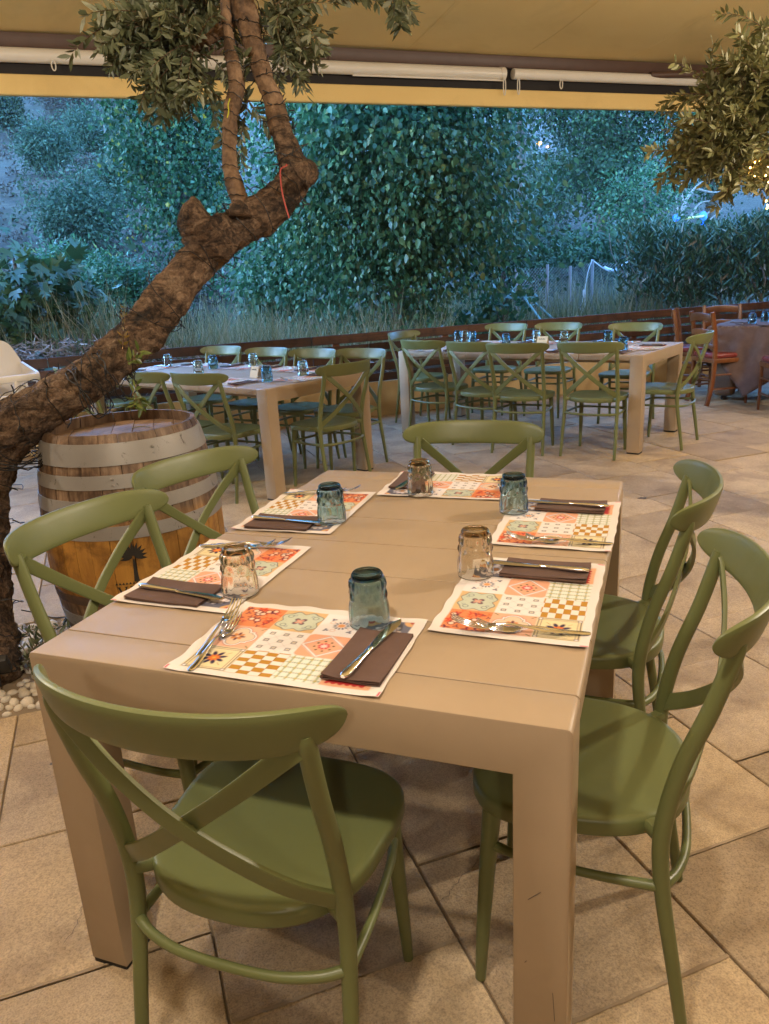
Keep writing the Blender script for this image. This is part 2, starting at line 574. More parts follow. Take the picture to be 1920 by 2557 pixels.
# pebble bed round the olive tree
bed_floor = MB().add(*rbox(BED[1] - BED[0], BED[3] - BED[2], 0.2)).build('pebble_bed', plain('bed_soil', (0.07, 0.05, 0.035), (0.03, 0.022, 0.016), 0.95, 14, 0.5, 80), loc=UV((BED[0] + BED[1]) / 2, (BED[2] + BED[3]) / 2, -0.2075 - 0.02), rot=(0, 0, R(40)), smooth=False)
tag(bed_floor, kind='structure')
t = NT('white_pebble')
oi = t.n('ShaderNodeObjectInfo')
t.color(t.mix(0.5, t.ramp(oi.outputs['Random'], [(0, (0.62, 0.52, 0.38)), (0.5, (0.74, 0.68, 0.58)), (1, (0.55, 0.5, 0.45))]), t.ramp(t.noise(20, 5), [(0.3, (0.5, 0.42, 0.32)), (0.7, (0.85, 0.8, 0.72))])))
t.rough(0.6); t.bump(t.noise(60), 0.2, 0.002); M['pebble'] = t.m
peb = []
for k in range(7):
    bm = bmesh.new(); bmesh.ops.create_icosphere(bm, subdivisions=2, radius=1)
    v = np.array([tuple(x.co) for x in bm.verts]); bm.verts.index_update()
    f = [[w.index for w in q.verts] for q in bm.faces]; bm.free()
    v = np.array([p * (1 + 0.22 * noise.noise(Vector(p) * 0.9 + Vector((k * 5, 0, 0)))) for p in v]) * np.array([1, 0.75 + 0.04 * k, 0.6 + 0.03 * k])
    peb.append(MB().add(v, f).mesh('pebble', M['pebble'], True, 180))
inv = bed_floor.matrix_basis.inverted()
placed = []
tries = 0
while len(placed) < 298 and tries < 12000:
    tries += 1
    u = rng.uniform(BED[0] + 0.03, BED[1] - 0.025); v = rng.uniform(BED[2] + 0.025, BED[3] - 0.03)
    s = rng.uniform(0.016, 0.030)
    lay = 0 if tries < 4500 else 1
    if math.hypot(u + 0.43, v - 1.56) < 0.2: continue
    if any(math.hypot(u - a, v - b) < (s + c_) * 0.78 and l == lay for a, b, c_, l in placed): continue
    placed.append((u, v, s, lay))
    o = link('pebble', peb[tries % 7], bed_floor)
    o.location = inv @ UV(u, v, -0.016 + lay * 0.021 + s * 0.4)
    o.rotation_euler = (rng.uniform(-0.4, 0.4), rng.uniform(-0.4, 0.4), rng.uniform(0, 6.3))
    o.scale = (s, s, s)

# ------------------------------------------------------------------ low wall and slatted timber fence
wl = 17.0
lw = MB()
lw.add(*rbox(wl, 0.16, 0.36, 0.006, 1))
low_wall = lw.build('low_wall', M['plaster'], loc=UV(0.9, 6.13, -0.004), rot=(0, 0, R(40)))
tag(low_wall, 'long low cream plaster wall under the slatted fence', 'wall')
fence = empty('slatted_fence', UV(0.9, 6.10, 0.358), R(40), 'dark brown timber fence of horizontal planks on the low cream wall', 'fence')
plank_z = [0.004, 0.112, 0.22, 0.322, 0.416]
plank_h = [0.083, 0.086, 0.08, 0.072, 0.088]
pm = {}
for r_ in range(5):
    x = -8.5 + (0.6 if r_ % 2 else 0)
    while x < 8.4:
        L = min(2.45, 8.5 - x)
        key = (r_, round(L, 2))
        if key not in pm:
            pm[key] = MB().add(*rbox(L - 0.006, 0.026, plank_h[r_], 0.003, 1)).mesh('plank', M['fence_wood'], False)
        o = link('plank', pm[key], fence, (x + L / 2, -0.035 + rng.normal(0, 0.0015), plank_z[r_] + rng.normal(0, 0.0015)), (0, rng.normal(0, 0.0012), rng.normal(0, 0.001)))
        x += L
post_m = MB().add(*rbox(0.07, 0.045, 0.47, 0.003, 1)).mesh('post', wood('orange_stained_wood', (0.16, 0.055, 0.022), (0.25, 0.09, 0.035), 0.5, (26, 26, 1.5), 0.2), False)
for x in np.arange(-8.2, 8.4, 1.22):
    link('post', post_m, fence, (float(x), 0.006, 0.0))

# ------------------------------------------------------------------ awning: cloth roof, front beam, rolled-up side screen
awn = empty('awning', UV(0.5, 6.15, 3.0), R(40), 'ochre cloth awning with brown front beam over the terrace', 'awning')
AL = 40.0
def awn_part(name, prof, mat, smooth=True):
    v, f = prism(prof, AL, 'x')
    return MB().add(v - np.array([AL / 2, 0, 0]), f).build(name, mat, awn, smooth=smooth)
awn_part('valance', round_poly([(-0.035, -0.012), (0.04, -0.012), (0.04, 0.15), (-0.02, 0.15)], [0.02, 0.02, 0.01, 0.02], 4), M['awning'])
awn_part('front_beam', round_poly([(-0.012, 0.345), (0.13, 0.345), (0.13, 0.45), (-0.035, 0.45)], [0.006] * 4, 2), M['brown_metal'])
awn_part('screen_housing', round_poly([(0.042, 0.10), (0.115, 0.10), (0.115, 0.343), (0.042, 0.343)], [0.004] * 4, 2), M['dark_gap'])
# cloth roof rising from the beam towards the house
n1, n2 = 40, 60
V = []
for i in range(n1):
    for j in range(n2):
        y = 0.05 - 12.5 * i / (n1 - 1); x = -AL / 2 + AL * j / (n2 - 1)
        z = 0.462 + 1.15 * (i / (n1 - 1)) - 0.13 * math.sin(min(1, i / 6) * math.pi) * 0.2 + 0.025 * noise.noise((x * 0.35, y * 0.5, 0))
        V.append((x, y, z))
F = [[i * n2 + j, i * n2 + j + 1, (i + 1) * n2 + j + 1, (i + 1) * n2 + j] for i in range(n1 - 1) for j in range(n2 - 1)]
nb = len(V)
V2 = V + [(a, b, c_ + 0.012) for a, b, c_ in V]
F2 = F + [[q + nb for q in f][::-1] for f in F]
roof = MB().add(V2, F2).build('cloth_roof', M['awning'], awn)
sv = MB()
for k in range(-14, 15):
    x = k * 1.25 + 0.4
    P = [(x, 0.05 - 12.5 * i / 39, 0.462 + 1.15 * (i / 39) - 0.13 * math.sin(min(1, i / 6) * math.pi) * 0.2 + 0.025 * noise.noise((x * 0.35, (0.05 - 12.5 * i / 39) * 0.5, 0)) - 0.0015) for i in range(40)]
    MB().add(*sweep(np.array(P), circ(6, 0.016, 0.0022, 4), up=(0, 0, 1))).build('seam', M['awning'], awn)
# folding arm under the cloth at the right
v, f = tube([(5.7, -0.04, 0.325), (7.3, -0.36, 0.335), (9.2, -0.75, 0.36)], [0.034, 0.034, 0.034], 14, 6)
MB().add(v, f).build('folding_arm', M['brown_metal'], awn)
v, f = rbox(0.012, 0.004, 0.16)
for x in (-2.6, 2.1):
    MB().add(v, f).build('seam_strap', M['brown_metal'], awn, (x, -0.037, 0.30))

# rolled-up clear screen: two cream rollers with hooks and pull loops
def roller(x0, x1, r, z, label, bar=0):
    e = empty('screen_roller', awn.matrix_basis @ Vector(((x0 + x1) / 2, -0.02, z)), R(40), label, 'roller blind', 'rolled screens under the awning beam')
    L = x1 - x0
    v, f = tube([(-L / 2, 0, 0), (L / 2, 0, 0)], r, 20, 2, False)
    MB().add(v, f).build('roller_tube', M['cream_pvc'], e)
    bl = min(L, bar)
    if bl: MB().add(*xf2(rbox(bl, 0.012, 0.016, 0.003, 1), (L / 2 - bl / 2 - 0.02, -0.01, -r - 0.013))).build('bottom_bar', M['cream_pvc'], e)
    return e
def xf2(vf, loc): return vf[0] + np.array(loc), vf[1]
ra = roller(-12.5, 3.935, 0.056, 0.285, 'cream rolled-up screen under the awning beam, long left length with bottom bar', 1.6)
rb = roller(4.03, 12.5, 0.05, 0.29, 'cream rolled-up screen under the awning beam, right length past the pull loops')
MB().add(*xf2(tube([(0, 0, 0), (0.05, 0, 0)], 0.062, 20, 2, False), (0, 0, 0))).build('end_cap', M['cream_pvc'], ra, (8.16, 0, 0))
def loop(x, ln, rad, w):
    a = np.linspace(0, 2 * np.pi, 20)
    P = np.stack([w * np.sin(a), np.zeros(20) - 0.062, -0.045 - ln / 2 + ln / 2 * np.cos(a)], 1)
    return tube(P, rad, 6, 1, False)
for (x, ln, w, e, nm) in [(-0.30, 0.075, 0.016, ra, 'hook'), (0.26, 0.10, 0.012, ra, 'hook'), (0.81, 0.06, 0.014, ra, 'hook'), (3.90, 0.16, 0.013, ra, 'pull_loop'), (4.06, 0.15, 0.013, rb, 'pull_loop'), (4.56, 0.085, 0.016, rb, 'hook')]:
    v, f = loop(0, ln, 0.0055, w)
    P = awn.matrix_basis @ Vector((x, -0.02, 0.285))
    o = MB().add(v, f).build(nm, M['cream_pvc'], e)
    o.location = e.matrix_basis.inverted() @ P

# house wall behind the photographer
hw = MB().add(*rbox(40, 0.2, 4.75)).build('house_wall', M['house_wall'], loc=UV(0.5, -6.2, -0.004), rot=(0, 0, R(40)), smooth=False)
tag(hw, kind='structure')

for nm, u_ in (('sky_block_wall', -5.2), ('sky_block_wall', 15.0)):  # unseen walls added at both terrace ends to block sky light from the sides
    o = MB().add(*rbox(0.2, 12.0, 4.4)).build(nm, M['house_wall'], loc=UV(u_, -0.05, -0.004), rot=(0, 0, R(40)), smooth=False)
    tag(o, kind='structure')

# ------------------------------------------------------------------ terrain beyond the fence
CX0, CY0 = 1.0957, -0.971
def sstep(a, b, x):
    t_ = np.clip((x - a) / (b - a), 0, 1); return t_ * t_ * (3 - 2 * t_)
def ground_z(x, y):
    x = np.asarray(x, float); y = np.asarray(y, float)
    dx, dy = x - CX0, y - CY0
    r_ = np.hypot(dx, dy); az = np.degrees(np.arctan2(dx, dy))
    s_left = 0.315 * (1 - sstep(-36, -20, az))
    s_mid = 0.155 * sstep(-36, -20, az)
    rr = np.clip(r_ - 10.5, 0, None)
    z = 0.42 + (s_left + s_mid) * (rr - 3 * (1 - np.exp(-rr / 3)))
    far = np.clip(r_ - 190, 0, None)
    z = z + 0.10 * far - np.clip(r_ - 70, 0, None) * 0.26 * (1 - sstep(-36, -26, az))
    z += 0.35 * sstep(-30, -40, az) * (1 - sstep(8.5, 11, r_))
    z += np.clip((r_ - 14) / 30, 0, 1) * (0.8 * np.sin(x * 0.21 + 1) * np.cos(y * 0.17))
    _, v_ = toUV(x, y)
    k = sstep(6.15, 6.6, v_)
    back = sstep(0, -10, dy)
    return (z * (1 - back)) * k + (-0.33) * (1 - k)
rad = np.concatenate([np.linspace(0, 16, 60), np.geomspace(16.4, 450, 60)])
ang = np.linspace(0, 2 * np.pi, 220, endpoint=False)
RR, AA = np.meshgrid(rad, ang, indexing='ij')
GX = CX0 + RR * np.sin(AA); GY = CY0 + RR * np.cos(AA)
GZ = ground_z(GX, GY)
GZ = np.minimum(GZ, 84 + 8 * np.sin(AA * 9))
Vg = np.stack([GX.ravel(), GY.ravel(), GZ.ravel()], 1)
m_ = len(ang)
ii, jj = np.meshgrid(np.arange(len(rad) - 1), np.arange(m_), indexing='ij')
Fg = np.stack([ii * m_ + jj, (ii + 1) * m_ + jj, (ii + 1) * m_ + (jj + 1) % m_, ii * m_ + (jj + 1) % m_], -1).reshape(-1, 4)
t = NT('hillside_earth')
g1 = t.ramp(t.noise(0.25, 8, 0.65), [(0.35, (0.038, 0.03, 0.018)), (0.5, (0.078, 0.06, 0.036)), (0.68, (0.04, 0.04, 0.017))])
g2 = t.ramp(t.noise(4, 6, 0.7), [(0.3, (0.5, 0.5, 0.5)), (0.7, (1.25, 1.2, 1.2))])
t.color(t.mix(1.0, g1, g2, 'MULTIPLY')); t.rough(0.95); t.bump(t.noise(6, 6, 0.7), 0.8, 0.08)
M['earth'] = t.m
gr = link('ground', fast_mesh('ground', Vg, Fg, M['earth'], True))
tag(gr, kind='structure')

# ------------------------------------------------------------------ leaves
LEAF = {
 'diamond': (np.array([(0, 0, 0), (-.5, .45, .10), (0, 1, 0), (.5, .45, .10)]), np.array([(0, 2, 1), (0, 3, 2)])),
 'ovate': (np.array([(0, 0, 0), (-.42, .22, .10), (-.46, .55, .10), (0, 1, -.12), (.46, .55, .10), (.42, .22, .10), (0, .5, 0)]),
           np.array([(0, 6, 1), (1, 6, 2), (2, 6, 3), (3, 6, 4), (4, 6, 5), (5, 6, 0)])),
 'lance': (np.array([(0, 0, 0), (-.5, .35, .12), (-.4, .7, .08), (0, 1, -.1), (.4, .7, .08), (.5, .35, .12), (0, .5, 0)]),
           np.array([(0, 6, 1), (1, 6, 2), (2, 6, 3), (3, 6, 4), (4, 6, 5), (5, 6, 0)])),
 'fig': (np.array([(0, 0, 0), (-.42, .02, .06), (-.62, .42, .05), (-.24, .36, .05), (-.42, .82, .04), (-.12, .6, .04), (0, 1.05, -.05), (.12, .6, .04), (.42, .82, .04), (.24, .36, .05), (.62, .42, .05), (.42, .02, .06), (0, .4, 0)]),
         np.array([(12, i + 1, i) for i in range(11)] + [(12, 0, 11)])),
 'blade': (np.array([(-.5, 0, 0), (.5, 0, 0), (-.35, .45, .0), (.35, .45, .0), (0, 1, .25)]), np.array([(0, 1, 3), (0, 3, 2), (2, 3, 4)])),
}
def unit(a): return a / (np.linalg.norm(a, axis=-1, keepdims=True) + 1e-9)
def leaf_arrays(P, D, Nn, L, W, kind):
    tv, tf = LEAF[kind]
    D = unit(D); S = unit(np.cross(D, Nn)); N = np.cross(S, D)
    V = P[:, None, :] + S[:, None, :] * (tv[None, :, 0:1] * W[:, None, None]) + D[:, None, :] * (tv[None, :, 1:2] * L[:, None, None]) + N[:, None, :] * (tv[None, :, 2:3] * W[:, None, None])
    F = tf[None] + (np.arange(len(P)) * len(tv))[:, None, None]
    return V.reshape(-1, 3), F.reshape(-1, 3)
def crown(name, parent, centre, rad3, n_clump, per, leaf_len, asp, kind, mat, droop=0.3, clump_r=0.3, shell=0.55, flat=0.5, taper=None, seed=0, vertical=0.0):
    """leaf clumps spread through an ellipsoid, denser towards the outside"""
    g = np.random.default_rng(seed)
    c0 = np.array(centre); r3 = np.array(rad3)
    d = unit(g.normal(size=(n_clump, 3)))
    rr = shell + (1 - shell) * g.random(n_clump) ** 0.6
    rr *= 0.82 + 0.3 * g.random(n_clump)
    q = d * rr[:, None]
    if taper is not None:
        k = np.clip(1 - taper * np.clip(q[:, 2], -0.4, 1), 0.15, 1.5)
        q[:, 0] *= k; q[:, 1] *= k
    C = c0 + q * r3
    idx = np.repeat(np.arange(n_clump), per)
    cr = clump_r * (0.6 + 0.8 * g.random(n_clump))
    offs = g.normal(size=(len(idx), 3)) * cr[idx][:, None] * np.array([1, 1, 0.8 + vertical])
    P = C[idx] + offs
    out = unit(P - c0 + offs * 0.8)
    D = unit(out * 0.6 + g.normal(size=P.shape) * 0.7 + np.array([0, 0, -droop]))
    Nn = unit(out * 0.5 + np.array([0, 0, flat]) + g.normal(size=P.shape) * 0.6)
    cs = 0.65 + 0.7 * g.random(n_clump)
    L = leaf_len * cs[idx] * (0.6 + 0.7 * g.random(len(P)))
    V, F = leaf_arrays(P, D, Nn, L, L * asp, kind)
    o = link(name, fast_mesh(name, V, F, mat), parent)
    tag(o, kind='stuff')
    return C
def limb(parent, a, b, r0, r1, mat, bend=0.15, name='limb', seed=0, m=7):
    g = np.random.default_rng(seed)
    a = np.array(a, float); b = np.array(b, float)
    L = np.linalg.norm(b - a)
    mid1 = a + (b - a) * 0.35 + g.normal(size=3) * bend * L * 0.5
    mid2 = a + (b - a) * 0.7 + g.normal(size=3) * bend * L * 0.5
    v, f = tube([a, mid1, mid2, b], [r0, r0 * 0.8 + r1 * 0.2, r1 * 1.3, r1], m, 4)
    return MB().add(v, f).build(name, mat, parent)

M['bark_grey'] = plain('grey_bark', (0.16, 0.13, 0.11), (0.08, 0.065, 0.055), 0.9, 12, 0.6, 60)
M['bark_dead'] = plain('dead_wood', (0.32, 0.28, 0.25), (0.2, 0.17, 0.15), 0.9, 12, 0.4, 60)
M['leaf_poplar'] = leaf_mat('poplar_leaf', [(0, (0.026, 0.075, 0.034)), (0.45, (0.045, 0.125, 0.055)), (0.8, (0.07, 0.17, 0.075)), (0.97, (0.12, 0.24, 0.10)), (1, (0.24, 0.24, 0.05))], 0.36, 0.32, 0.45)
M['leaf_aspen'] = leaf_mat('aspen_leaf', [(0, (0.016, 0.05, 0.022)), (0.6, (0.034, 0.095, 0.04)), (0.94, (0.055, 0.13, 0.05)), (0.965, (0.20, 0.17, 0.02)), (1, (0.25, 0.2, 0.02))], 0.5, 0.25, 0.3)
M['leaf_dark'] = leaf_mat('dark_poplar_leaf', [(0, (0.016, 0.04, 0.018)), (0.6, (0.03, 0.07, 0.03)), (1, (0.06, 0.12, 0.045))], 0.5, 0.2, 0.3)
M['leaf_pine'] = leaf_mat('pine_needle', [(0, (0.018, 0.03, 0.024)), (1, (0.045, 0.06, 0.04))], 0.6, 0.1, 0.3)
M['leaf_olive_far'] = leaf_mat('hill_olive_leaf', [(0, (0.025, 0.04, 0.02)), (0.6, (0.045, 0.068, 0.032)), (1, (0.085, 0.11, 0.06))], 0.6, 0.15, 0.2)
M['leaf_silver'] = leaf_mat('silvery_leaf', [(0, (0.03, 0.065, 0.036)), (0.6, (0.056, 0.10, 0.06)), (1, (0.10, 0.15, 0.095))], 0.6, 0.15, 0.2)
M['leaf_bare'] = leaf_mat('dry_twig_leaf', [(0, (0.06, 0.042, 0.036)), (0.7, (0.10, 0.075, 0.06)), (1, (0.15, 0.12, 0.08))], 0.8, 0.1, 0.2)
M['leaf_fig'] = leaf_mat('fig_leaf', [(0, (0.03, 0.07, 0.03)), (0.7, (0.05, 0.11, 0.04)), (1, (0.10, 0.17, 0.06))], 0.4, 0.2, 0.45)
M['leaf_oleander'] = leaf_mat('oleander_leaf', [(0, (0.025, 0.06, 0.028)), (0.7, (0.05, 0.105, 0.045)), (0.93, (0.11, 0.17, 0.08)), (0.96, (0.3, 0.22, 0.12)), (1, (0.32, 0.24, 0.14))], 0.38, 0.15, 0.5)
M['grass_dry'] = leaf_mat('dry_grass', [(0, (0.13, 0.15, 0.06)), (0.5, (0.25, 0.24, 0.12)), (1, (0.42, 0.37, 0.23))], 0.7, 0.3, 0.3)
M['grass_green'] = leaf_mat('green_grass', [(0, (0.045, 0.09, 0.03)), (0.7, (0.10, 0.15, 0.06)), (1, (0.22, 0.24, 0.11))], 0.6, 0.3, 0.3)
M['brush'] = leaf_mat('dry_brush', [(0, (0.16, 0.13, 0.11)), (0.6, (0.34, 0.3, 0.27)), (1, (0.5, 0.45, 0.42))], 0.85, 0.1, 0.2)

def gz(x, y): return float(ground_z(x, y))
def tree(name, label, cat, x, y, h, crown_c, rad3, n_clump, per, ll, asp, kind, mat, trunk_r=0.1, bark='bark_grey', group=None, limbs=7, **kw):
    z0 = gz(x, y)
    e = empty(name, (x, y, z0 - 0.05), 0, label, cat, group)
    v, f = tube([(0, 0, 0), (rng.normal(0, .05) * h * .1, rng.normal(0, .05) * h * .1, h * 0.35), (rng.normal(0, .03) * h * .2, 0, h * 0.75)], [trunk_r * 1.25, trunk_r, trunk_r * 0.4], 10, 6)
    MB().add(v, f).build('trunk', M[bark], e)
    C = crown('crown', e, crown_c, rad3, n_clump, per, ll, asp, kind, M[mat], **kw)
    for i in range(limbs):
        c_ = C[(i * 7) % len(C)]
        zt = max(0.12 * h, min(0.7 * h, c_[2] * 0.55))
        limb(e, (0, 0, zt), c_, trunk_r * 0.45, trunk_r * 0.1, M[bark], 0.12, seed=i + int(abs(x) * 10))
    return e

# ------------------------------------------------------------------ tables
def make_table(name, L, W, boards, loc, rz, label, H=0.75, e=0.098, leg=0.089):
    """length along x, width along y, origin at one corner on the floor"""
    t_ = empty(name, loc, rz, label, 'table')
    r_ = 0.011
    arch = round_poly([(0, 0.012), (leg, 0.012), (leg, H - 0.092), (W - leg, H - 0.092), (W - leg, 0.012), (W, 0.012), (W, H), (0, H)],
                      [0, 0, 0, 0, 0, 0, r_, r_], 3)
    m_ = None
    for k, x in enumerate((0.0, L - e)):
        if m_ is None:
            v, f = prism(arch, e, 'x')
            bm = bmesh.new()
            vs_ = [bm.verts.new(p) for p in v]
            for q in f: bm.faces.new([vs_[i] for i in q])
            bmesh.ops.recalc_face_normals(bm, faces=list(bm.faces))
            ed = [x_ for x_ in bm.edges if abs(x_.verts[0].co.x - x_.verts[1].co.x) < 1e-6]
            bmesh.ops.bevel(bm, geom=ed, offset=0.003, segments=2, affect='EDGES', profile=0.5)
            m_ = bpy.data.meshes.new('end_frame'); bm.to_mesh(m_); bm.free()
            m_.materials.append(M['table'])
            m_.polygons.foreach_set('use_smooth', [True] * len(m_.polygons)); m_.update(); m_.set_sharp_from_angle(angle=R(35))
        fr = link('end_frame', m_, t_, (x, 0, 0))
        for y in (leg / 2, W - leg / 2):
            MB().add(*rbox(e - 0.006, leg - 0.006, 0.012)).build('foot_pad', M['black'], fr, (e / 2, y, 0.0), smooth=False)
    bw = (L - 2 * e) / boards
    g_ = 0.0034
    prof = round_poly([(0, H - 0.045), (W, H - 0.045), (W, H), (0, H)], [0.002, 0.002, r_, r_], 4)
    v, f = prism(prof, bw - g_, 'x')
    bm = bmesh.new()
    vs_ = [bm.verts.new(p) for p in v]
    for q in f: bm.faces.new([vs_[i] for i in q])
    bmesh.ops.recalc_face_normals(bm, faces=list(bm.faces))
    ed = [x_ for x_ in bm.edges if abs(x_.verts[0].co.x - x_.verts[1].co.x) < 1e-6]
    bmesh.ops.bevel(bm, geom=ed, offset=0.0008, segments=1, affect='EDGES', profile=0.5)
    me = bpy.data.meshes.new('top_board'); bm.to_mesh(me); bm.free(); me.materials.append(M['table'])
    me.polygons.foreach_set('use_smooth', [True] * len(me.polygons)); me.update(); me.set_sharp_from_angle(angle=R(35))
    for b in range(boards):
        link('top_board', me, t_, (e + b * bw + g_ / 2, 0, rng.normal(0, 0.00015)))
    for y in (0.05, W - 0.075):
        MB().add(*rbox(L - 2 * e - 0.004, 0.025, 0.022)).build('side_rail', M['table'], t_, (L / 2, y + 0.0125, H - 0.0685), smooth=False)
    return t_
TW, TL = 1.0044, 1.3965
main_table = make_table('dining_table', TL, TW, 6, (TW, 0, 0), R(90), 'taupe slatted-top table in front, laid with six printed placemats')
T2 = make_table('dining_table', 2.2, 1.0, 10, (-3.337, 4.072, 0), R(-20), 'long taupe table behind the barrel, laid for guests')
T3 = make_table('dining_table', 2.21, 1.0, 10, (-1.146, 5.60, 0), R(-16.9), 'long taupe table at the rear right near the fence')
# scratches on the near right leg
for (z0, x0, dz, dx) in [(0.43, 0.94, 0.02, 0.02), (0.30, 0.935, 0.004, 0.003), (0.19, 0.985, 0.06, -0.004)]:
    v, f = tube([(x0, -0.0006, z0), (x0 + dx, -0.0006, z0 + dz)], 0.00045, 5, 1, False)
    o = MB().add(v, f).build('scratch', M['stain'], main_table)
    o.matrix_parent_inverse = main_table.matrix_basis.inverted()

# ------------------------------------------------------------------ cross-back chairs
def make_chair():
    t_ = empty('cross_back_chair', (0, 0, 0))
    mt = M['olive']
    for s in (-1, 1):
        P = [(s * .207, -.212, 0), (s * .204, -.186, .16), (s * .200, -.158, .33), (s * .199, -.152, .45), (s * .200, -.174, .58), (s * .203, -.212, .70), (s * .205, -.238, .80), (s * .205, -.243, .825)]
        v, f = tube(P, [.0112, .0128, .0142, .0152, .0150, .0146, .0142, .012], 14, 6)
        MB().add(v, f).build('leg', mt, t_)
        P = [(s * .168, .150, .418), (s * .172, .160, .28), (s * .177, .170, .12), (s * .181, .176, 0)]
        v, f = tube(P, [.0185, .0165, .0138, .0112], 14, 6)
        MB().add(v, f).build('leg', mt, t_)
    # back rail: curved stadium plate
    n = 44
    a = np.linspace(-1, 1, n)
    a = np.sign(a) * (1 - (1 - np.abs(a)) ** 1.6)
    half = 0.250
    P = np.stack([half * np.sin(a * 1.16) / math.sin(1.16), -0.302 + 0.100 * a ** 2, 0.832 + 0.004 * a ** 2], 1)
    secs = []
    for x in a:
        h = 0.0425 * max(1e-3, (1 - abs(x) ** 5.0)) ** 0.5 * (1 - 0.08 * x * x)
        tck = 0.0085 * max(0.12, (1 - abs(x) ** 12)) 
        secs.append(circ(20, tck, h, 3.2))
    v, f = sweep(P, secs, up=(0, -0.30, 1))
    MB().add(v, f).build('back_rail', mt, t_)
    # crossing braces
    for s in (-1, 1):
        dy = -0.0045 * s
        P = smooth_path([(s * .196, -.158, .470), (s * .120, -.205 + dy, .532), (0.0, -.246 + dy * 1.6, .636), (-s * .100, -.256 + dy, .722), (-s * .178, -.248, .790), (-s * .196, -.243, .806)], 7)
        k = np.linspace(0, 1, len(P))
        secs = [circ(16, 0.0158 * (0.92 + 0.25 * abs(2 * q - 1)), 0.0046, 7) for q in k]
        v, f = sweep(P, secs, up=(0, -1, 0.05))
        MB().add(v, f).build('cross_brace', mt, t_)
    # seat
    N_ = 64
    outl = []
    for i in range(N_):
        th = 2 * math.pi * i / N_
        c_, s_ = math.cos(th), math.sin(th)
        p = 3.4 if s_ > 0 else 2.5
        x = 0.209 * math.copysign(abs(c_) ** (2 / p), c_)
        y = (0.205 if s_ > 0 else 0.205) * math.copysign(abs(s_) ** (2 / p), s_)
        x *= 1.0 + 0.10 * (y / 0.2) * (1 if y > 0 else 0.55)
        outl.append((x, y + 0.0))
    outl = np.array(outl)
    cen = np.array([0, 0.0])
    rings = [(0.06, 0.4445), (0.35, 0.4450), (0.60, 0.4470), (0.80, 0.4505), (0.92, 0.4535), (0.965, 0.4535), (0.99, 0.4505), (1.0, 0.445), (1.0, 0.425), (0.992, 0.420), (0.90, 0.421), (0.3, 0.425)]
    V = []; F = []
    for s_, z in rings:
        for x, y in outl:
            V.append((cen[0] + (x - cen[0]) * s_, cen[1] + (y - cen[1]) * s_, z))
    for i in range(len(rings) - 1):
        for j in range(N_):
            k = (j + 1) % N_
            F.append([i * N_ + j, i * N_ + k, (i + 1) * N_ + k, (i + 1) * N_ + j])
    F = [q[::-1] for q in F]
    F.append([j for j in range(N_)]); F.append([(len(rings) - 1) * N_ + j for j in range(N_)][::-1])
    sb = MB(); sb.add(V, F)
    for s in (-1, 1):
        P = np.array([(s * .145, -.095, .437), (s * .166, -.130, .437), (s * .198, -.153, .437)])
        v, f = sweep(P, circ(12, 0.0125, 0.0135, 4), up=(0, 0, 1)); sb.add(v, f)
    sb.build('seat', mt, t_)
    # stretchers
    zr = 0.335
    paths = [[(-.200, -.158, zr), (-.150, -.185, zr - .002), (-.07, -.202, zr - .004), (.07, -.202, zr - .004), (.150, -.185, zr - .002), (.200, -.158, zr)]]
    for s in (-1, 1):
        paths.append([(s * .200, -.158, zr), (s * .200, -.05, zr - .003), (s * .190, .08, zr - .004), (s * .171, .157, zr - .005)])
    paths.append([(-.171, .157, zr - .005), (-.07, .172, zr - .006), (.07, .172, zr - .006), (.171, .157, zr - .005)])
    for P in paths:
        v, f = tube(P, [.0105, .0092, .0085, .0085, .0092, .0105], 10, 6)
        MB().add(v, f).build('stretcher', mt, t_)
    return t_
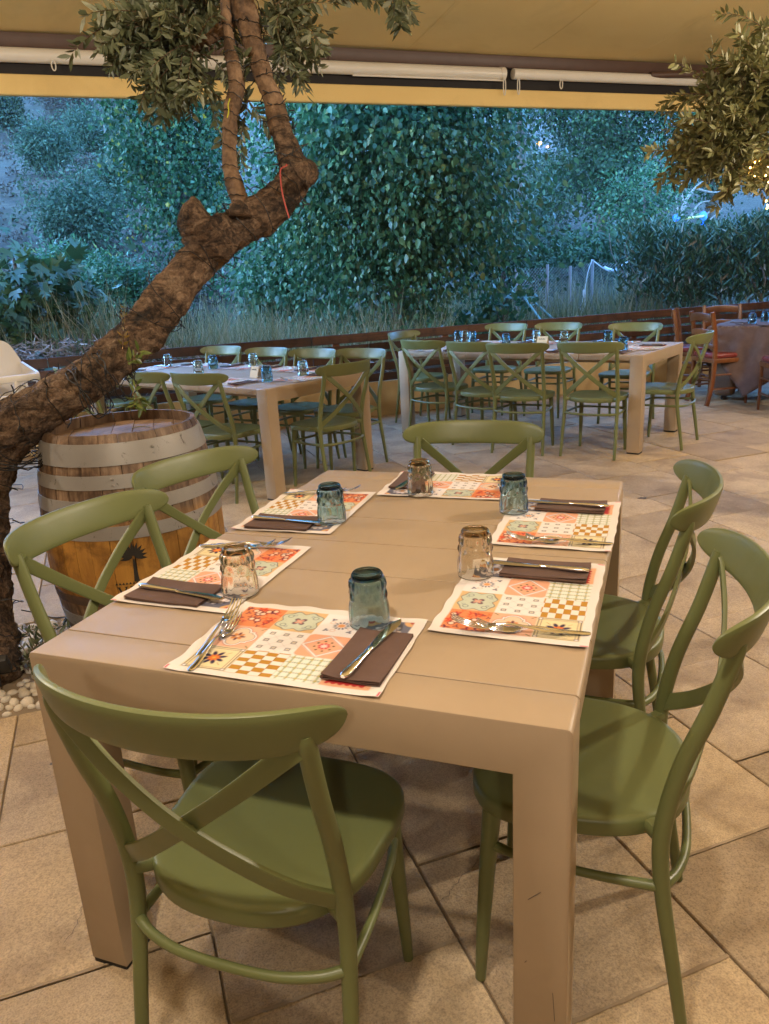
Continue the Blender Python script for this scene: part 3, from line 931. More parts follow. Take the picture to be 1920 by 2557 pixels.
CH = [
 (0.475, 0.028, 0.8, 'olive green cross-back chair nearest the camera, its back to us', 0),
 (0.000, 0.432, -98.0, 'olive cross-back chair on the left of the front table, nearer one', 0),
 (-0.058, 0.950, -106.5, 'olive cross-back chair on the left of the front table, beside the barrel', 0),
 (0.494, 1.400, -175.1, 'olive cross-back chair at the far end of the front table, facing us', 0),
 (0.935, 0.990, 88.8, 'olive cross-back chair on the right of the front table, farther one', 0),
 (0.985, 0.388, 90.5, 'olive cross-back chair on the right of the front table, nearer one', 0),
 (-0.745, 5.53, -24, 'olive chair on the near side of the rear right table, leftmost of four', 1),
 (-0.265, 5.26, -24, 'olive chair on the near side of the rear right table, second of four', 1),
 (0.085, 5.07, -8, 'olive chair on the near side of the rear right table, third of four', 1),
 (0.645, 5.005, -12.6, 'olive chair on the near side of the rear right table, beside its right leg', 1),
 (-1.108, 6.233, -108.9, 'olive chair at the left end of the rear right table', 1),
 (-0.503, 6.775, 160, 'olive chair on the fence side of the rear right table, leftmost of three', 1),
 (0.054, 6.65, 163.6, 'olive chair on the fence side of the rear right table, middle of three', 1),
 (0.794, 6.296, 164.4, 'olive chair on the fence side of the rear right table, rightmost of three', 1),
 (1.137, 5.405, 72.4, 'olive chair at the right end of the rear right table, seen from the side', 1),
 (-1.683, 3.483, -12, 'olive chair just right of the barrel, back towards us, at the long table', 2),
 (-2.139, 3.60, -21, 'olive chair half hidden behind the leaning trunk and the barrel', 2),
 (-3.010, 3.87, -18.2, 'olive chair on the near side of the barrel table, left of the trunk', 2),
 (-1.087, 3.800, 67.1, 'olive chair at the right end of the table behind the barrel, beside its leg', 2),
 (-2.710, 4.870, 167, 'olive chair on the fence side of the barrel table, leftmost of four', 2),
 (-2.122, 4.615, 163.5, 'olive chair on the fence side of the barrel table, second of four', 2),
 (-1.600, 4.414, 163.9, 'olive chair on the fence side of the barrel table, third of four', 2),
 (-1.157, 4.340, 164.6, 'olive chair on the fence side of the barrel table, rightmost of four', 2),
 (-3.459, 4.712, -99.3, 'olive chair at the far left end of the barrel table, partly behind the trunk', 2),
]
GRP = ['chairs round the front table', 'chairs round the rear right table', 'chairs round the table behind the barrel']
chair0 = make_chair()
for i, (x, y, a, lab, g_) in enumerate(CH):
    o = chair0 if i == 0 else copy_tree(chair0)
    o.location = (x, y, 0.0015); o.rotation_euler = (0, 0, R(a))
    tag(o, lab, 'chair', GRP[g_])

# ------------------------------------------------------------------ printed placemats
def srgb(h):
    h = h.lstrip('#'); c_ = np.array([int(h[i:i + 2], 16) for i in (0, 2, 4)]) / 255.0
    return np.where(c_ <= 0.04045, c_ / 12.92, ((c_ + 0.055) / 1.055) ** 2.4)
def draw_print(nx, ny, W=0.40, H=0.292):
    X, Y = np.meshgrid(np.linspace(-W / 2, W / 2, nx), np.linspace(-H / 2, H / 2, ny), indexing='ij')
    img = np.zeros((nx, ny, 3)); img[:] = srgb('f2e7de')
    px = W / nx
    def put(m, c_):
        m = np.clip(m, 0, 1)[..., None]
        img[:] = img * (1 - m) + srgb(c_) * m
    def soft(d): return np.clip(0.5 - d / (1.6 * px), 0, 1)          # d<0 inside
    def line(d, w): return soft(np.abs(d) - w * 0.62)
    def box(x, y, hx, hy, r=0.0):
        qx, qy = np.abs(x) - hx + r, np.abs(y) - hy + r
        return np.hypot(np.maximum(qx, 0), np.maximum(qy, 0)) + np.minimum(np.maximum(qx, qy), 0) - r
    tw, th = 0.089, 0.0855
    x0, y0 = -0.179, -0.1285
    def tile(i, j):
        x = X - (x0 + (i + .5) * tw); y = Y - (y0 + (j + .5) * th)
        return x, y, soft(box(x, y, tw / 2, th / 2))
    def petals(x, y, n, r0, r1, w, ph=0.0):
        d = np.full(x.shape, 9.0)
        for k in range(n):
            a = 2 * np.pi * k / n + ph
            u = x * np.cos(a) + y * np.sin(a); v = -x * np.sin(a) + y * np.cos(a)
            m = (r0 + r1) / 2; h = (r1 - r0) / 2
            d = np.minimum(d, (np.hypot((u - m) / h, v / w) - 1) * min(w, h))
        return d
    # row 0 (towards the sitter)
    x, y, m = tile(0, 0); put(m, 'f3dfae')
    put(m * line(box(x, y, .041, .0395), .0016), '3a2a48'); put(m * line(box(x, y, .0355, .034), .0009), '6a5566')
    for sx in (-1, 1):
        for sy in (-1, 1):
            put(m * soft(box(x - sx * .0385, y - sy * .037, .0035, .0035)), 'f6ece4'); put(m * line(box(x - sx * .0385, y - sy * .037, .0035, .0035), .0009), '3a2a48')
    put(m * soft(petals(x, y, 8, .006, .024, .0042, .39)), '33234a'); put(m * soft(petals(x, y, 8, 0, .012, .003, 0)), 'ef7c2c'); put(m * soft(np.hypot(x, y) - .0035), 'f4b24e')
    for k in range(4):
        a = .785 + k * 1.5708
        put(m * line(-x * np.sin(a) + y * np.cos(a), .0007) * soft(np.abs(x * np.cos(a) + y * np.sin(a) - .028) - .006), '8a7a4a')
    x, y, m = tile(1, 0)
    cw = .0222
    ck = ((np.floor((x + .0444) / cw) + np.floor((y + .0425) / (cw * .62))) % 2)
    put(m, 'f4ece2'); put(m * ck, 'c48c26')
    put(m * line((np.abs(((x + .0444) / cw) % 1 - .5) - .5) * cw, .0007) * .6, '4a3828')
    x, y, m = tile(2, 0); put(m, 'f3efe2')
    gx = ((x + .0445) % .0178) - .0089; gy = ((y + .0428) % .0171) - .0086
    put(m * soft(np.abs(gx) - .0012 - .0012 * (np.sin(y * 1400) > 0)), 'a3b08c'); put(m * soft(np.abs(gy) - .0009 - .0012 * (np.sin(x * 1400) > 0.2)), '9fae96'); put(m * soft(np.hypot(gx, gy) - .0028), 'c9b463')
    x, y, m = tile(3, 0); put(m, 'f2b48c')
    put(m * soft(box(x, y + .0, .036, .034) + .003 * np.sin(x * 500) * np.cos(y * 300)), 'c8302e'); put(m * soft(petals(x, y, 6, .004, .026, .007)), '453a6a'); put(m * soft(petals(x, y, 6, .002, .016, .004, .5)), 'f2b48c')
    # row 1
    x, y, m = tile(0, 1); put(m, 'f4b896')
    q = np.minimum(np.minimum(np.hypot(x * 1.0, (y - .018)) - .017, np.hypot(x, y + .018) - .017), np.minimum(np.hypot(x - .02, y) - .017, np.hypot(x + .02, y) - .017))
    q = np.minimum(q, box(x, y, .026, .02))
    put(m * soft(q), 'f2cfb0'); put(m * line(q, .0042), 'fbf2ea'); put(m * line(q - .0024, .0011), 'a83c34'); put(m * line(q + .0024, .0009), '5a5f66')
    put(m * soft(petals(x, y, 4, .003, .014, .004, .785)), 'd98a44'); put(m * soft(petals(x, y, 4, .004, .016, .003)), '6a2f3a')
    for sx in (-1, 1):
        for sy in (-1, 1):
            put(m * soft(petals(x - sx * .038, y - sy * .036, 2, 0, .006, .0016, sx * sy * .8)), '7a8250')
    x, y, m = tile(1, 1); put(m, 'f7eee8')
    dd = np.abs(((x + y) / .0297 + .5) % 1 - .5) * .021; d2 = np.abs(((x - y) / .0297 + .5) % 1 - .5) * .021
    put(m * (line(dd, .0005) + line(d2, .0005)) * .35, '9a8a90')
    for a in (-1, 0, 1):
        for b in (-1, 0, 1):
            bx, by = x - a * .0285, y - b * .0275
            put(m * line(box(bx, by, .0042, .0042, .001), .0016), '4c4038'); put(m * soft(np.hypot(bx, by) - .0014), 'c8a85a')
    x, y, m = tile(2, 1); put(m, 'f7eee8'); put(m * soft(box(x, y, .0445, .0425, .012)), 'f4b28e')
    dm = (np.abs(x) / .043 + np.abs(y) / .0385 - 1) * .028
    put(m * line(dm, .0052), 'fdf4ee'); put(m * line(dm - .0022, .0008), 'b85a4a'); put(m * line(dm + .0026, .0008), 'b85a4a')
    put(m * soft(petals(x, y, 8, .002, .012, .0036)), 'd9423e'); put(m * soft(petals(x, y, 8, 0, .007, .0016, .39)), 'f8e4dc'); put(m * soft(petals(x, y, 8, .0155, .0205, .0026, .2)), '5a5a34')
    x, y, m = tile(3, 1); put(m, 'e8d7b0'); put(m * soft(petals(x, y, 6, .006, .034, .009)), '7d8f9c'); put(m * soft(np.hypot(x, y) - .01), 'd98a44')
    # row 2 (away from the sitter)
    x, y, m = tile(0, 2); put(m, 'f0905a')
    g_ = np.random.default_rng(5)
    for k in range(34):
        cx_, cy_, a, s_ = g_.uniform(-.04, .04), g_.uniform(-.038, .038), g_.uniform(0, 6.3), g_.uniform(.005, .010)
        put(m * soft(petals(x - cx_, y - cy_, 3, 0, s_, s_ * .26, a)), ['6d2440', 'd9402a', '8a2a3a', 'e8622c'][k % 4])
    for k in range(9):
        cx_, cy_ = g_.uniform(-.038, .038), g_.uniform(-.036, .036)
        put(m * line(np.hypot(x - cx_, y - cy_) - .007, .0013), '5a2038'); put(m * soft(np.hypot(x - cx_, y - cy_) - .0045), 'fbd9c0')
    x, y, m = tile(1, 2); put(m, 'e3bd86')
    q = box(x, y, .040, .034, .014) + .0035 * np.cos(np.arctan2(y, x) * 8)
    put(m * soft(q), 'cfd4bd'); put(m * line(q, .0014), '4a5562')
    for sx in (-1, 1):
        for sy in (-1, 1):
            put(m * line(np.hypot(x - sx * .027, y - sy * .019) - .0055, .001), '4f5a68'); put(m * line(np.hypot(x - sx * .019, y - sy * .024) - .003, .0008), '8b93a2')
    put(m * soft(petals(x, y, 4, .003, .016, .0055, .785)), '6a4a58'); put(m * soft(petals(x, y, 4, 0, .010, .003, .785)), 'e7a78c'); put(m * line(q + .007, .0006) * .5, 'a8b0a0')
    x, y, m = tile(2, 2); put(m, 'f8efeb')
    put(m * soft(np.hypot(x, y) - .0085), 'f3a765'); put(m * soft(petals(x, y, 12, .009, .0165, .0021)), '3d3357'); put(m * soft(petals(x, y, 12, .007, .011, .0012, .26)), 'f8efeb')
    for k in range(4):
        a = .785 + k * 1.5708
        bx, by = x - .034 * np.cos(a), y - .032 * np.sin(a)
        put(m * soft(petals(bx, by, 3, 0, .006, .0022, a)), '3b3a5c'); put(m * line(np.hypot(x - .024 * np.cos(a + .35), y - .024 * np.sin(a + .35)) - .005, .0009) * .8, 'e39a6a')
    x, y, m = tile(3, 2); put(m, '71707f')
    put(m * soft(petals(x, y, 10, .010, .030, .0062)), 'f5e8e4'); put(m * line(np.abs(np.hypot(x, y) - .0215), .0011), '9a5a4a'); put(m * soft(np.hypot(x, y) - .008), 'c98a50')
    for sx in (-1, 1):
        for sy in (-1, 1):
            q = np.hypot(x - sx * .044, y - sy * .043); put(m * soft(q - .018), 'e8b278'); put(m * soft(q - .007), 'b5423a')
    # thin trim mark at two corners
    put(soft(box(X - .197, Y + .138, .0016, .007)), 'e0405a'); put(soft(box(X + .197, Y + .138, .0016, .007)), 'e0405a')
    img *= 0.80
    return X, Y, img
def mat_mesh(nx, ny, seed, wavy=1.0):
    X, Y, img = draw_print(nx, ny)
    ex = np.clip(1 - (0.2 - np.abs(X)) / 0.03, 0, 1); ey = np.clip(1 - (0.146 - np.abs(Y)) / 0.03, 0, 1)
    n1 = np.sin(Y * 58 + seed) * np.sin(Y * 23 + seed * 2); n2 = np.sin(X * 49 + seed * 3) * np.sin(X * 31 + seed)
    Z = 0.0022 + wavy * (0.0035 * ex * (n1 * .5 + .5) + 0.0035 * ey * (n2 * .5 + .5) + 0.0004 * np.sin(X * 40) * np.sin(Y * 34))
    Xw = X + wavy * 0.0022 * ex * n1 * np.sign(X); Yw = Y + wavy * 0.0022 * ey * n2 * np.sign(Y)
    V = np.stack([Xw.ravel(), Yw.ravel(), Z.ravel()], 1)
    i, j = np.meshgrid(np.arange(nx - 1), np.arange(ny - 1), indexing='ij')
    F = np.stack([i * ny + j, (i + 1) * ny + j, (i + 1) * ny + j + 1, i * ny + j + 1], -1).reshape(-1, 4)
    me = fast_mesh('placemat', V, F, M['print'], True)
    at = me.attributes.new('print', 'FLOAT_COLOR', 'POINT')
    at.data.foreach_set('color', np.concatenate([img.reshape(-1, 3), np.ones((nx * ny, 1))], 1).astype(np.float32).ravel())
    return me
mats_near = [mat_mesh(250, 184, s) for s in (0.3, 2.1)]
mat_far = mat_mesh(84, 62, 1.2)

# napkin: folded brown paper, three leaves
def napkin_mesh():
    b = MB()
    for k, (z, sx, sy, ox) in enumerate([(0, .104, .184, 0), (0.0018, .1035, .1835, .0004), (0.0036, .104, .184, 0)]):
        nx, ny = 10, 16
        X, Y = np.meshgrid(np.linspace(-sx / 2, sx / 2, nx), np.linspace(-sy / 2, sy / 2, ny), indexing='ij')
        Z = z + 0.0012 * np.sin(X * 60 + k) * np.sin(Y * 30 + 1) + (0.003 * np.clip((-X - .03) / .02, 0, 1) * k / 2) + 0.002 * np.clip((-Y - .07) / .02, 0, 1) * k / 2
        Z += 0.0007 * (np.abs(X) < .001)
        V = np.stack([X.ravel() + ox, Y.ravel(), Z.ravel() + .0015], 1)
        V2 = V - np.array([0, 0, .0012])
        F = [[i * ny + j, (i + 1) * ny + j, (i + 1) * ny + j + 1, i * ny + j + 1] for i in range(nx - 1) for j in range(ny - 1)]
        n_ = len(V)
        edge = [i * ny for i in range(nx)] + [(nx - 1) * ny + j for j in range(1, ny)] + [i * ny + ny - 1 for i in range(nx - 2, -1, -1)] + [j for j in range(ny - 2, 0, -1)]
        F2 = [[q + n_ for q in f][::-1] for f in F]
        F3 = [[edge[i], edge[i] + n_, edge[(i + 1) % len(edge)] + n_, edge[(i + 1) % len(edge)]] for i in range(len(edge))]
        b.add(np.concatenate([V, V2]), F + F2 + F3)
    # folded edge on the sitter's left
    v, f = tube([(-.052, -.0915, .0032), (-.052, .0915, .0032)], .0027, 8, 2, False); b.add(v, f)
    return b.mesh('napkin', M['napkin'])
NAP = napkin_mesh()

def knife_meshes():
    # handle: tapered oval with swelling end; blade: thin curved plate. Length along +y, lies flat
    y = np.array([0, .004, .012, .03, .06, .085, .100, .106])
    w = np.array([.004, .0078, .0092, .0088, .0070, .0056, .0050, .0060])
    h = np.array([.0028, .0040, .0045, .0043, .0038, .0033, .0032, .0036])
    P = np.stack([0 * y, y, np.full(len(y), .0046)], 1)
    v, f = sweep(P, [circ(14, a, b, 2.4) for a, b in zip(w, h)], up=(0, 0, 1))
    hb = MB().add(v, f).mesh('handle', M['steel'])
    y = np.linspace(.105, .232, 22); k = (y - .105) / .127
    hw = .0052 + .0052 * np.sin(np.clip(k * 1.25, 0, 1) * 1.57) ; hw = hw * np.clip((1 - k) * 5, 0, 1) ** .6 + .0004
    off = -.002 * np.sin(k * 3.1) + .003 * k
    V = []; F = []
    for a, b, c_ in zip(y, hw, off):
        V += [(c_ - b, a, .0040), (c_, a, .0056), (c_ + b, a, .0046), (c_, a, .0036)]
    for i in range(len(y) - 1):
        for j in range(4):
            q = (j + 1) % 4; F.append([i * 4 + j, i * 4 + q, (i + 1) * 4 + q, (i + 1) * 4 + j])
    F += [[3, 2, 1, 0], [(len(y) - 1) * 4 + j for j in range(4)]]
    bb = MB().add(V, [q[::-1] for q in F]).mesh('blade', M['steel'], True, 30)
    return hb, bb
def fork_meshes():
    y = np.array([0, .004, .014, .04, .07, .10, .122])
    w = np.array([.0035, .0062, .0072, .0062, .0042, .0030, .0034])
    z = np.array([.0022, .0022, .0024, .0036, .0075, .0105, .0090])
    h = np.array([.0012, .0015, .0017, .0018, .0020, .0021, .0018])
    P = smooth_path(np.stack([0 * y, y, z], 1), 5)
    ww = np.interp(np.linspace(0, 1, len(P)), np.linspace(0, 1, len(y)), w); hh = np.interp(np.linspace(0, 1, len(P)), np.linspace(0, 1, len(y)), h)
    v, f = sweep(P, [circ(12, a, b, 2.2) for a, b in zip(ww, hh)], up=(0, 0, 1))
    handle = MB().add(v, f).mesh('handle', M['steel'])
    b = MB()
    y = np.array([.119, .128, .138, .148, .156]); w = np.array([.0034, .0085, .0116, .0124, .0122]); z = np.array([.0092, .0062, .0038, .0034, .0044])
    P = np.stack([0 * y, y, z], 1)
    v, f = sweep(smooth_path(P, 4), [circ(14, a, .0011, 3) for a in np.interp(np.linspace(0, 1, 17), np.linspace(0, 1, 5), w)], up=(0, 0, 1)); b.add(v, f)
    for k in range(4):
        x = (-1.5 + k) * .0067
        P = [(x, .153, .0040), (x, .172, .0068), (x * .98, .190, .0125), (x * .96, .204, .0195)]
        P = smooth_path(P, 4)
        v, f = sweep(P, [circ(8, a, .0010, 2.5) for a in np.linspace(.0021, .0011, len(P))], up=(0, 0, 1)); b.add(v, f)
    return handle, b.mesh('tines', M['steel'])
KN = knife_meshes(); FK = fork_meshes()

def glass_mesh(name, mat, m=72, detail=True):
    """tumbler upside down: rim on the table, thick foot on top, pressed relief round the side"""
    Hh = 0.104
    zs = np.concatenate([np.linspace(0, .05, 16), np.linspace(.053, .093, 16), [.0955, .098, .101, .103, .104]])
    a = np.linspace(0, 2 * np.pi, m, endpoint=False)
    V = []
    for z in zs:
        k = z / Hh
        r = .0392 - .0075 * k ** 1.1
        rel = np.zeros(m)
        if z < .053:            # upright flutes
            rel = .0020 * np.sin(math.pi * min(1, max(0, (z - .006) / .044))) * np.abs(np.cos(a * 8)) ** .5
        elif z < .072:          # band of ovals
            rel = .0030 * math.sin((z - .053) / .019 * math.pi) * np.clip(np.cos(a * 8), -.2, 1) + .0008
        elif z < .093:          # small arches under the foot
            rel = .0030 * math.sin((z - .072) / .021 * math.pi) * np.abs(np.sin(a * 8 + .4)) + .0006
        else:
            r = .0302 + .0012 * math.sin(min(1, (z - .093) / .006) * math.pi)
        if z > .1005: r -= (z - .1005) * .9
        rr = r + (rel if detail else 0)
        V.append(np.stack([rr * np.cos(a), rr * np.sin(a), np.full(m, z)], 1))
    # concave foot on top, then the inside back down to the rim
    prof = [(.0245, .1040), (.0225, .1025), (.0150, .1008), (.0006, .1002)]
    for r, z in prof: V.append(np.stack([r * np.cos(a), r * np.sin(a), np.full(m, z)], 1))
    n_out = len(V)
    inner = [(.0005, .0935), (.018, .0935), (.0245, .0915), (.0270, .087), (.0285, .074), (.0310, .05), (.0345, .02), (.0372, .002), (.0378, .0003)]
    for r, z in inner: V.append(np.stack([r * np.cos(a), r * np.sin(a), np.full(m, z)], 1))
    V = np.concatenate(V); F = []
    def strip(i, j):
        for q in range(m):
            w = (q + 1) % m; F.append([i * m + q, i * m + w, j * m + w, j * m + q])
    for i in range(n_out - 1): strip(i, i + 1)
    tot = n_out + len(inner)
    for i in range(n_out, tot - 1): strip(i, i + 1)
    strip(tot - 1, 0)
    F.append([(n_out - 1) * m + q for q in range(m)]); F.append([n_out * m + q for q in range(m)][::-1])
    return MB().add(V, F).mesh(name, mat, True, 60)
GL = {k: glass_mesh('drinking_glass', M['glass_' + k]) for k in ('blue', 'amber', 'clear')}
TZ = 0.7503

def setting(mx, my, rot, where, near, gcol, gpos=(0.097, 0.112), jit=0, nap=True, forks=2, glass=True):
    """mat, napkin, knife, forks and glass in the sitter's own frame"""
    e = R(rot)
    def W(x, y, z=0): return (mx + x * math.cos(e) - y * math.sin(e), my + x * math.sin(e) + y * math.cos(e), TZ + z)
    g_ = np.random.default_rng(int(abs(mx * 900) + abs(my * 700)))
    o = link('placemat', mats_near[jit % 2] if near else mat_far, None, W(0, 0, 0.0), (0, 0, e))
    tag(o, 'tile-print paper placemat ' + where, 'placemat', 'printed placemats')
    if nap:
        o = link('napkin', NAP, None, W(.136 + g_.normal(0, .003), -.022 + g_.normal(0, .004), .0048), (0, 0, e + g_.normal(0, .02)))
        tag(o, 'brown napkin ' + where, 'napkin', 'brown napkins')
        kx, ka = .132 + g_.normal(0, .003), -.06 + g_.normal(0, .02)
        k = empty('knife', W(kx, -.117, .0112), e + ka, 'knife ' + where, 'knife', 'table knives')
        link('handle', KN[0], k); link('blade', KN[1], k)
    spots = [(-.147, -.145, .09), (-.158, -.100, .13)]
    for q, (fx, fy, fa) in enumerate(spots[:forks]):
        f_ = empty('fork', W(fx, fy, .0042 + .003 * q), e + (fa if near else .1) + g_.normal(0, .03), ('outer fork ' if q == 0 else 'inner fork ') + where, 'fork', 'table forks')
        if q: f_.rotation_euler.x = R(1.2)
        link('handle', FK[0], f_); link('tines', FK[1], f_)
    if glass:
        o = link('drinking_glass', GL[gcol], None, W(gpos[0], gpos[1], .0062), (0, 0, g_.uniform(0, 6)))
        tag(o, {'blue': 'smoky blue', 'amber': 'pale amber', 'clear': 'clear'}[gcol] + ' upturned tumbler ' + where, 'glass', 'upturned tumblers')
setting(.501, .150, 0.5, 'at the near end of the front table', True, 'blue', (.094, .106), 0)
setting(.856, .452, 90, 'on the right side of the front table, nearer place', True, 'amber', (.088, .120), 1)
setting(.150, .432, -90, 'on the left side of the front table, nearer place', True, 'amber', (.100, .118), 1)
setting(.148, .929, -87.5, 'on the left side of the front table, farther place', True, 'blue', (.098, .112), 0)
setting(.864, .941, 90, 'on the right side of the front table, farther place', True, 'blue', (.070, .130), 0)
setting(.489, 1.256, 181.5, 'at the far end of the front table', True, 'amber', (.064, .122), 1)
def far_setting(tbl, lx, ly, rot, where):
    P = tbl.matrix_basis @ Vector((lx, ly, 0))
    setting(P.x, P.y, math.degrees(tbl.rotation_euler.z) + rot, where, False, 'blue', forks=1, glass=False)
bpy.context.view_layer.update()
ORD = ['first', 'second', 'third', 'fourth']
for i, lx in enumerate((0.36, 0.93, 1.33, 1.86)):
    far_setting(T3, lx, .16, 0, 'on the rear right table, near side, %s from left' % ORD[i])
for i, lx in enumerate((0.42, 0.98, 1.66)):
    far_setting(T3, lx, .84, 180, 'on the rear right table, fence side, %s from left' % ORD[i])
far_setting(T3, .16, .5, -90, 'on the rear right table, at its left end')
far_setting(T3, 2.05, .5, 90, 'on the rear right table, at its right end')
for i, lx in enumerate((0.36, 1.15, 1.68)):
    far_setting(T2, lx, .16, 0, 'on the barrel table, near side, %s from left' % ORD[i])
for i, lx in enumerate((0.42, 0.95, 1.42, 1.84)):
    far_setting(T2, lx, .84, 180, 'on the barrel table, fence side, %s from left' % ORD[i])
far_setting(T2, .16, .5, -90, 'on the table behind the barrel, at its left end')
far_setting(T2, 2.04, .5, 90, 'on the table behind the barrel, at its right end')
for col, x, y, where in [('clear', -2.917, 4.624, 'just right of the leaning trunk on the table behind the barrel'), ('blue', -2.347, 4.433, 'farther blue one on the table behind the barrel'), ('amber', -2.25, 4.07, 'on the table behind the barrel, near side'),
        ('clear', -2.032, 4.535, 'behind the cream card on the table behind the barrel'), ('blue', -1.431, 3.644, 'nearest one, in front of the cream card on the barrel table'), ('clear', -1.303, 3.945, 'at the right end of the table behind the barrel'),
        ('blue', -.80, 6.40, 'leftmost blue one on the rear right table'), ('amber', -.72, 6.37, 'at the left end of the rear right table'), ('blue', -.617, 6.263, 'second blue one from the left on the rear right table'), ('blue', -.217, 5.858, 'near side of the rear right table, between the second and third chairs'),
        ('clear', .006, 6.14, 'just left of the cream card on the rear right table'), ('amber', .278, 5.939, 'just right of the cream card on the rear right table'), ('blue', .652, 5.895, 'fence side of the rear right table, towards its right end'), ('blue', .805, 5.26, 'near the right front corner of the rear right table')]:
    o = link('drinking_glass', GL[col], None, (x, y, TZ + .0064), (0, 0, rng.uniform(0, 6)))
    tag(o, {'blue': 'blue', 'amber': 'pale amber', 'clear': 'clear'}[col] + ' upturned tumbler ' + where, 'glass', 'upturned tumblers')
for (x, y, a, where) in [(-1.658, 3.90, -28, 'on the table behind the barrel'), (.107, 5.86, -20, 'on the rear right table')]:
    e = empty('reserved_card', (x, y, TZ + .0004), R(a), 'small cream folded card standing ' + where, 'card', 'cream table cards')
    v, f = prism([(-.026, 0), (-.024, 0), (0, .0755), (.024, 0), (.026, 0), (.001, .079), (-.001, .079)], .10, 'x'); MB().add(v - np.array([.05, 0, 0]), f).build('card', M['card'], e, smooth=False)
    b = MB()
    for k in range(9):
        v, f = rbox(.0045, .0006, .006 + .003 * (k % 3 == 0)); b.add(xf(v, (-.03 + k * .0068, -.0095, .052), 0, -.0), f)
    b.build('lettering', M['ink'], e, (0, 0, 0), smooth=False)

# ------------------------------------------------------------------ wine barrel
BX, BY, BH = -0.90, 1.45, 0.90
barrel = empty('wine_barrel', (BX, BY, 0.0015), 0, 'old oak wine barrel with grey painted hoops, black palm stencil on its varnished side', 'barrel')
def br(z): return 0.288 + (0.350 - 0.288) * (1 - ((z - BH / 2) / (BH / 2)) ** 2) ** 0.9
t = NT('barrel_oak')
oi = t.n('ShaderNodeObjectInfo')
sx = t.n('ShaderNodeSeparateXYZ'); t.l(t.obj(), sx.inputs[0])
ad = t.n('ShaderNodeVectorMath', operation='ADD'); cbx = t.n('ShaderNodeCombineXYZ')
for i in range(3): t.l(t.math('MULTIPLY', oi.outputs['Random'], 31.0), cbx.inputs[i])
t.l(t.obj((30, 30, 2.2)), ad.inputs[0]); t.l(cbx.outputs[0], ad.inputs[1])
g = t.noise(1.3, 7, 0.65, ad.outputs[0])
grey = t.ramp(g, [(0.3, (0.07, 0.04, 0.022)), (0.5, (0.20, 0.125, 0.075)), (0.7, (0.34, 0.235, 0.15))])
orange = t.ramp(g, [(0.25, (0.34, 0.15, 0.028)), (0.7, (0.56, 0.29, 0.055))])
wob = t.math('ADD', sx.outputs[2], t.math('MULTIPLY', t.noise(9, 4), 0.06))
up = t.n('ShaderNodeMapRange'); up.inputs[1].default_value = 0.56; up.inputs[2].default_value = 0.64; t.l(wob, up.inputs[0])
lo = t.n('ShaderNodeMapRange'); lo.inputs[1].default_value = 0.27; lo.inputs[2].default_value = 0.33; t.l(wob, lo.inputs[0])
c = t.mix(up.outputs[0], orange, grey)
c = t.mix(lo.outputs[0], grey, c)
blk = t.ramp(t.noise(7, 7, 0.7, None, 0.6), [(0.34, (0.3, 0.26, 0.23)), (0.52, (1, 1, 1))])
c = t.mix(0.8, c, blk, 'MULTIPLY')
tone = t.ramp(oi.outputs['Random'], [(0, (0.7, 0.68, 0.66)), (1, (1.15, 1.12, 1.08))])
t.color(t.mix(1.0, c, tone, 'MULTIPLY')); t.rough(0.55); t.bump(g, 0.4, 0.004)
M['oak'] = t.m
NS = 27
cuts = np.cumsum(rng.uniform(0.8, 1.25, NS)); cuts = np.concatenate([[0], cuts]) / cuts[-1] * 2 * np.pi
zs = np.linspace(0, BH, 19)
for k in range(NS):
    a0, a1 = cuts[k] + 0.0035, cuts[k + 1] - 0.0035
    V = []; F = []
    na = 4
    for z in zs:
        ch = 0.012 * max(0, (z - BH + 0.02) / 0.02) + 0.012 * max(0, (0.02 - z) / 0.02)
        for rr, lst in ((br(z) - ch * 0.3, np.linspace(a0, a1, na)), (br(z) - 0.025 + ch * 0.5, np.linspace(a1, a0, na))):
            V += [(rr * math.cos(a), rr * math.sin(a), z) for a in lst]
    m_ = 2 * na
    for i in range(len(zs) - 1):
        for j in range(m_):
            q = (j + 1) % m_; F.append([i * m_ + j, i * m_ + q, (i + 1) * m_ + q, (i + 1) * m_ + j])
    F += [list(range(m_))[::-1], [(len(zs) - 1) * m_ + j for j in range(m_)]]
    MB().add(V, F).build('stave', M['oak'], barrel, (rng.normal(0, .0006), rng.normal(0, .0006), rng.uniform(-.002, 0.001)), smooth=True, angle=30)
# head boards, sunk below the chime
M['head_oak'] = wood('barrel_head_oak', (0.20, 0.125, 0.08), (0.36, 0.25, 0.17), 0.6, (24, 1.4, 20), 0.3, dark=6)
hr = br(BH - 0.045) - 0.024
edges_ = np.linspace(-hr, hr, 8)
for k in range(7):
    x0_, x1_ = edges_[k] + 0.0012, edges_[k + 1] - 0.0012
    xs = np.linspace(x0_, x1_, 7)
    top = [(x, math.sqrt(max(0, hr * hr - x * x))) for x in xs]; bot = [(x, -y) for x, y in top[::-1]]
    v, f = prism(np.array(top + bot)[::-1], 0.02, 'z')
    MB().add(xf(v, (0, 0, BH - 0.062 + rng.normal(0, .0008)), R(35)), f).build('head_board', M['head_oak'], barrel, smooth=False)
t = NT('painted_hoop')
gp = t.ramp(t.noise(3, 5), [(0.3, (0.27, 0.25, 0.23)), (0.7, (0.36, 0.34, 0.31))])
rs = t.ramp(t.noise(16, 8, 0.75, None, 1.0), [(0.60, (0, 0, 0)), (0.66, (1, 1, 1))])
t.color(t.mix(rs, gp, (0.07, 0.05, 0.04))); t.rough(0.45); t.bump(t.noise(40, 5), 0.12, 0.003); t.set(Metallic=0.15)
M['hoop'] = t.m
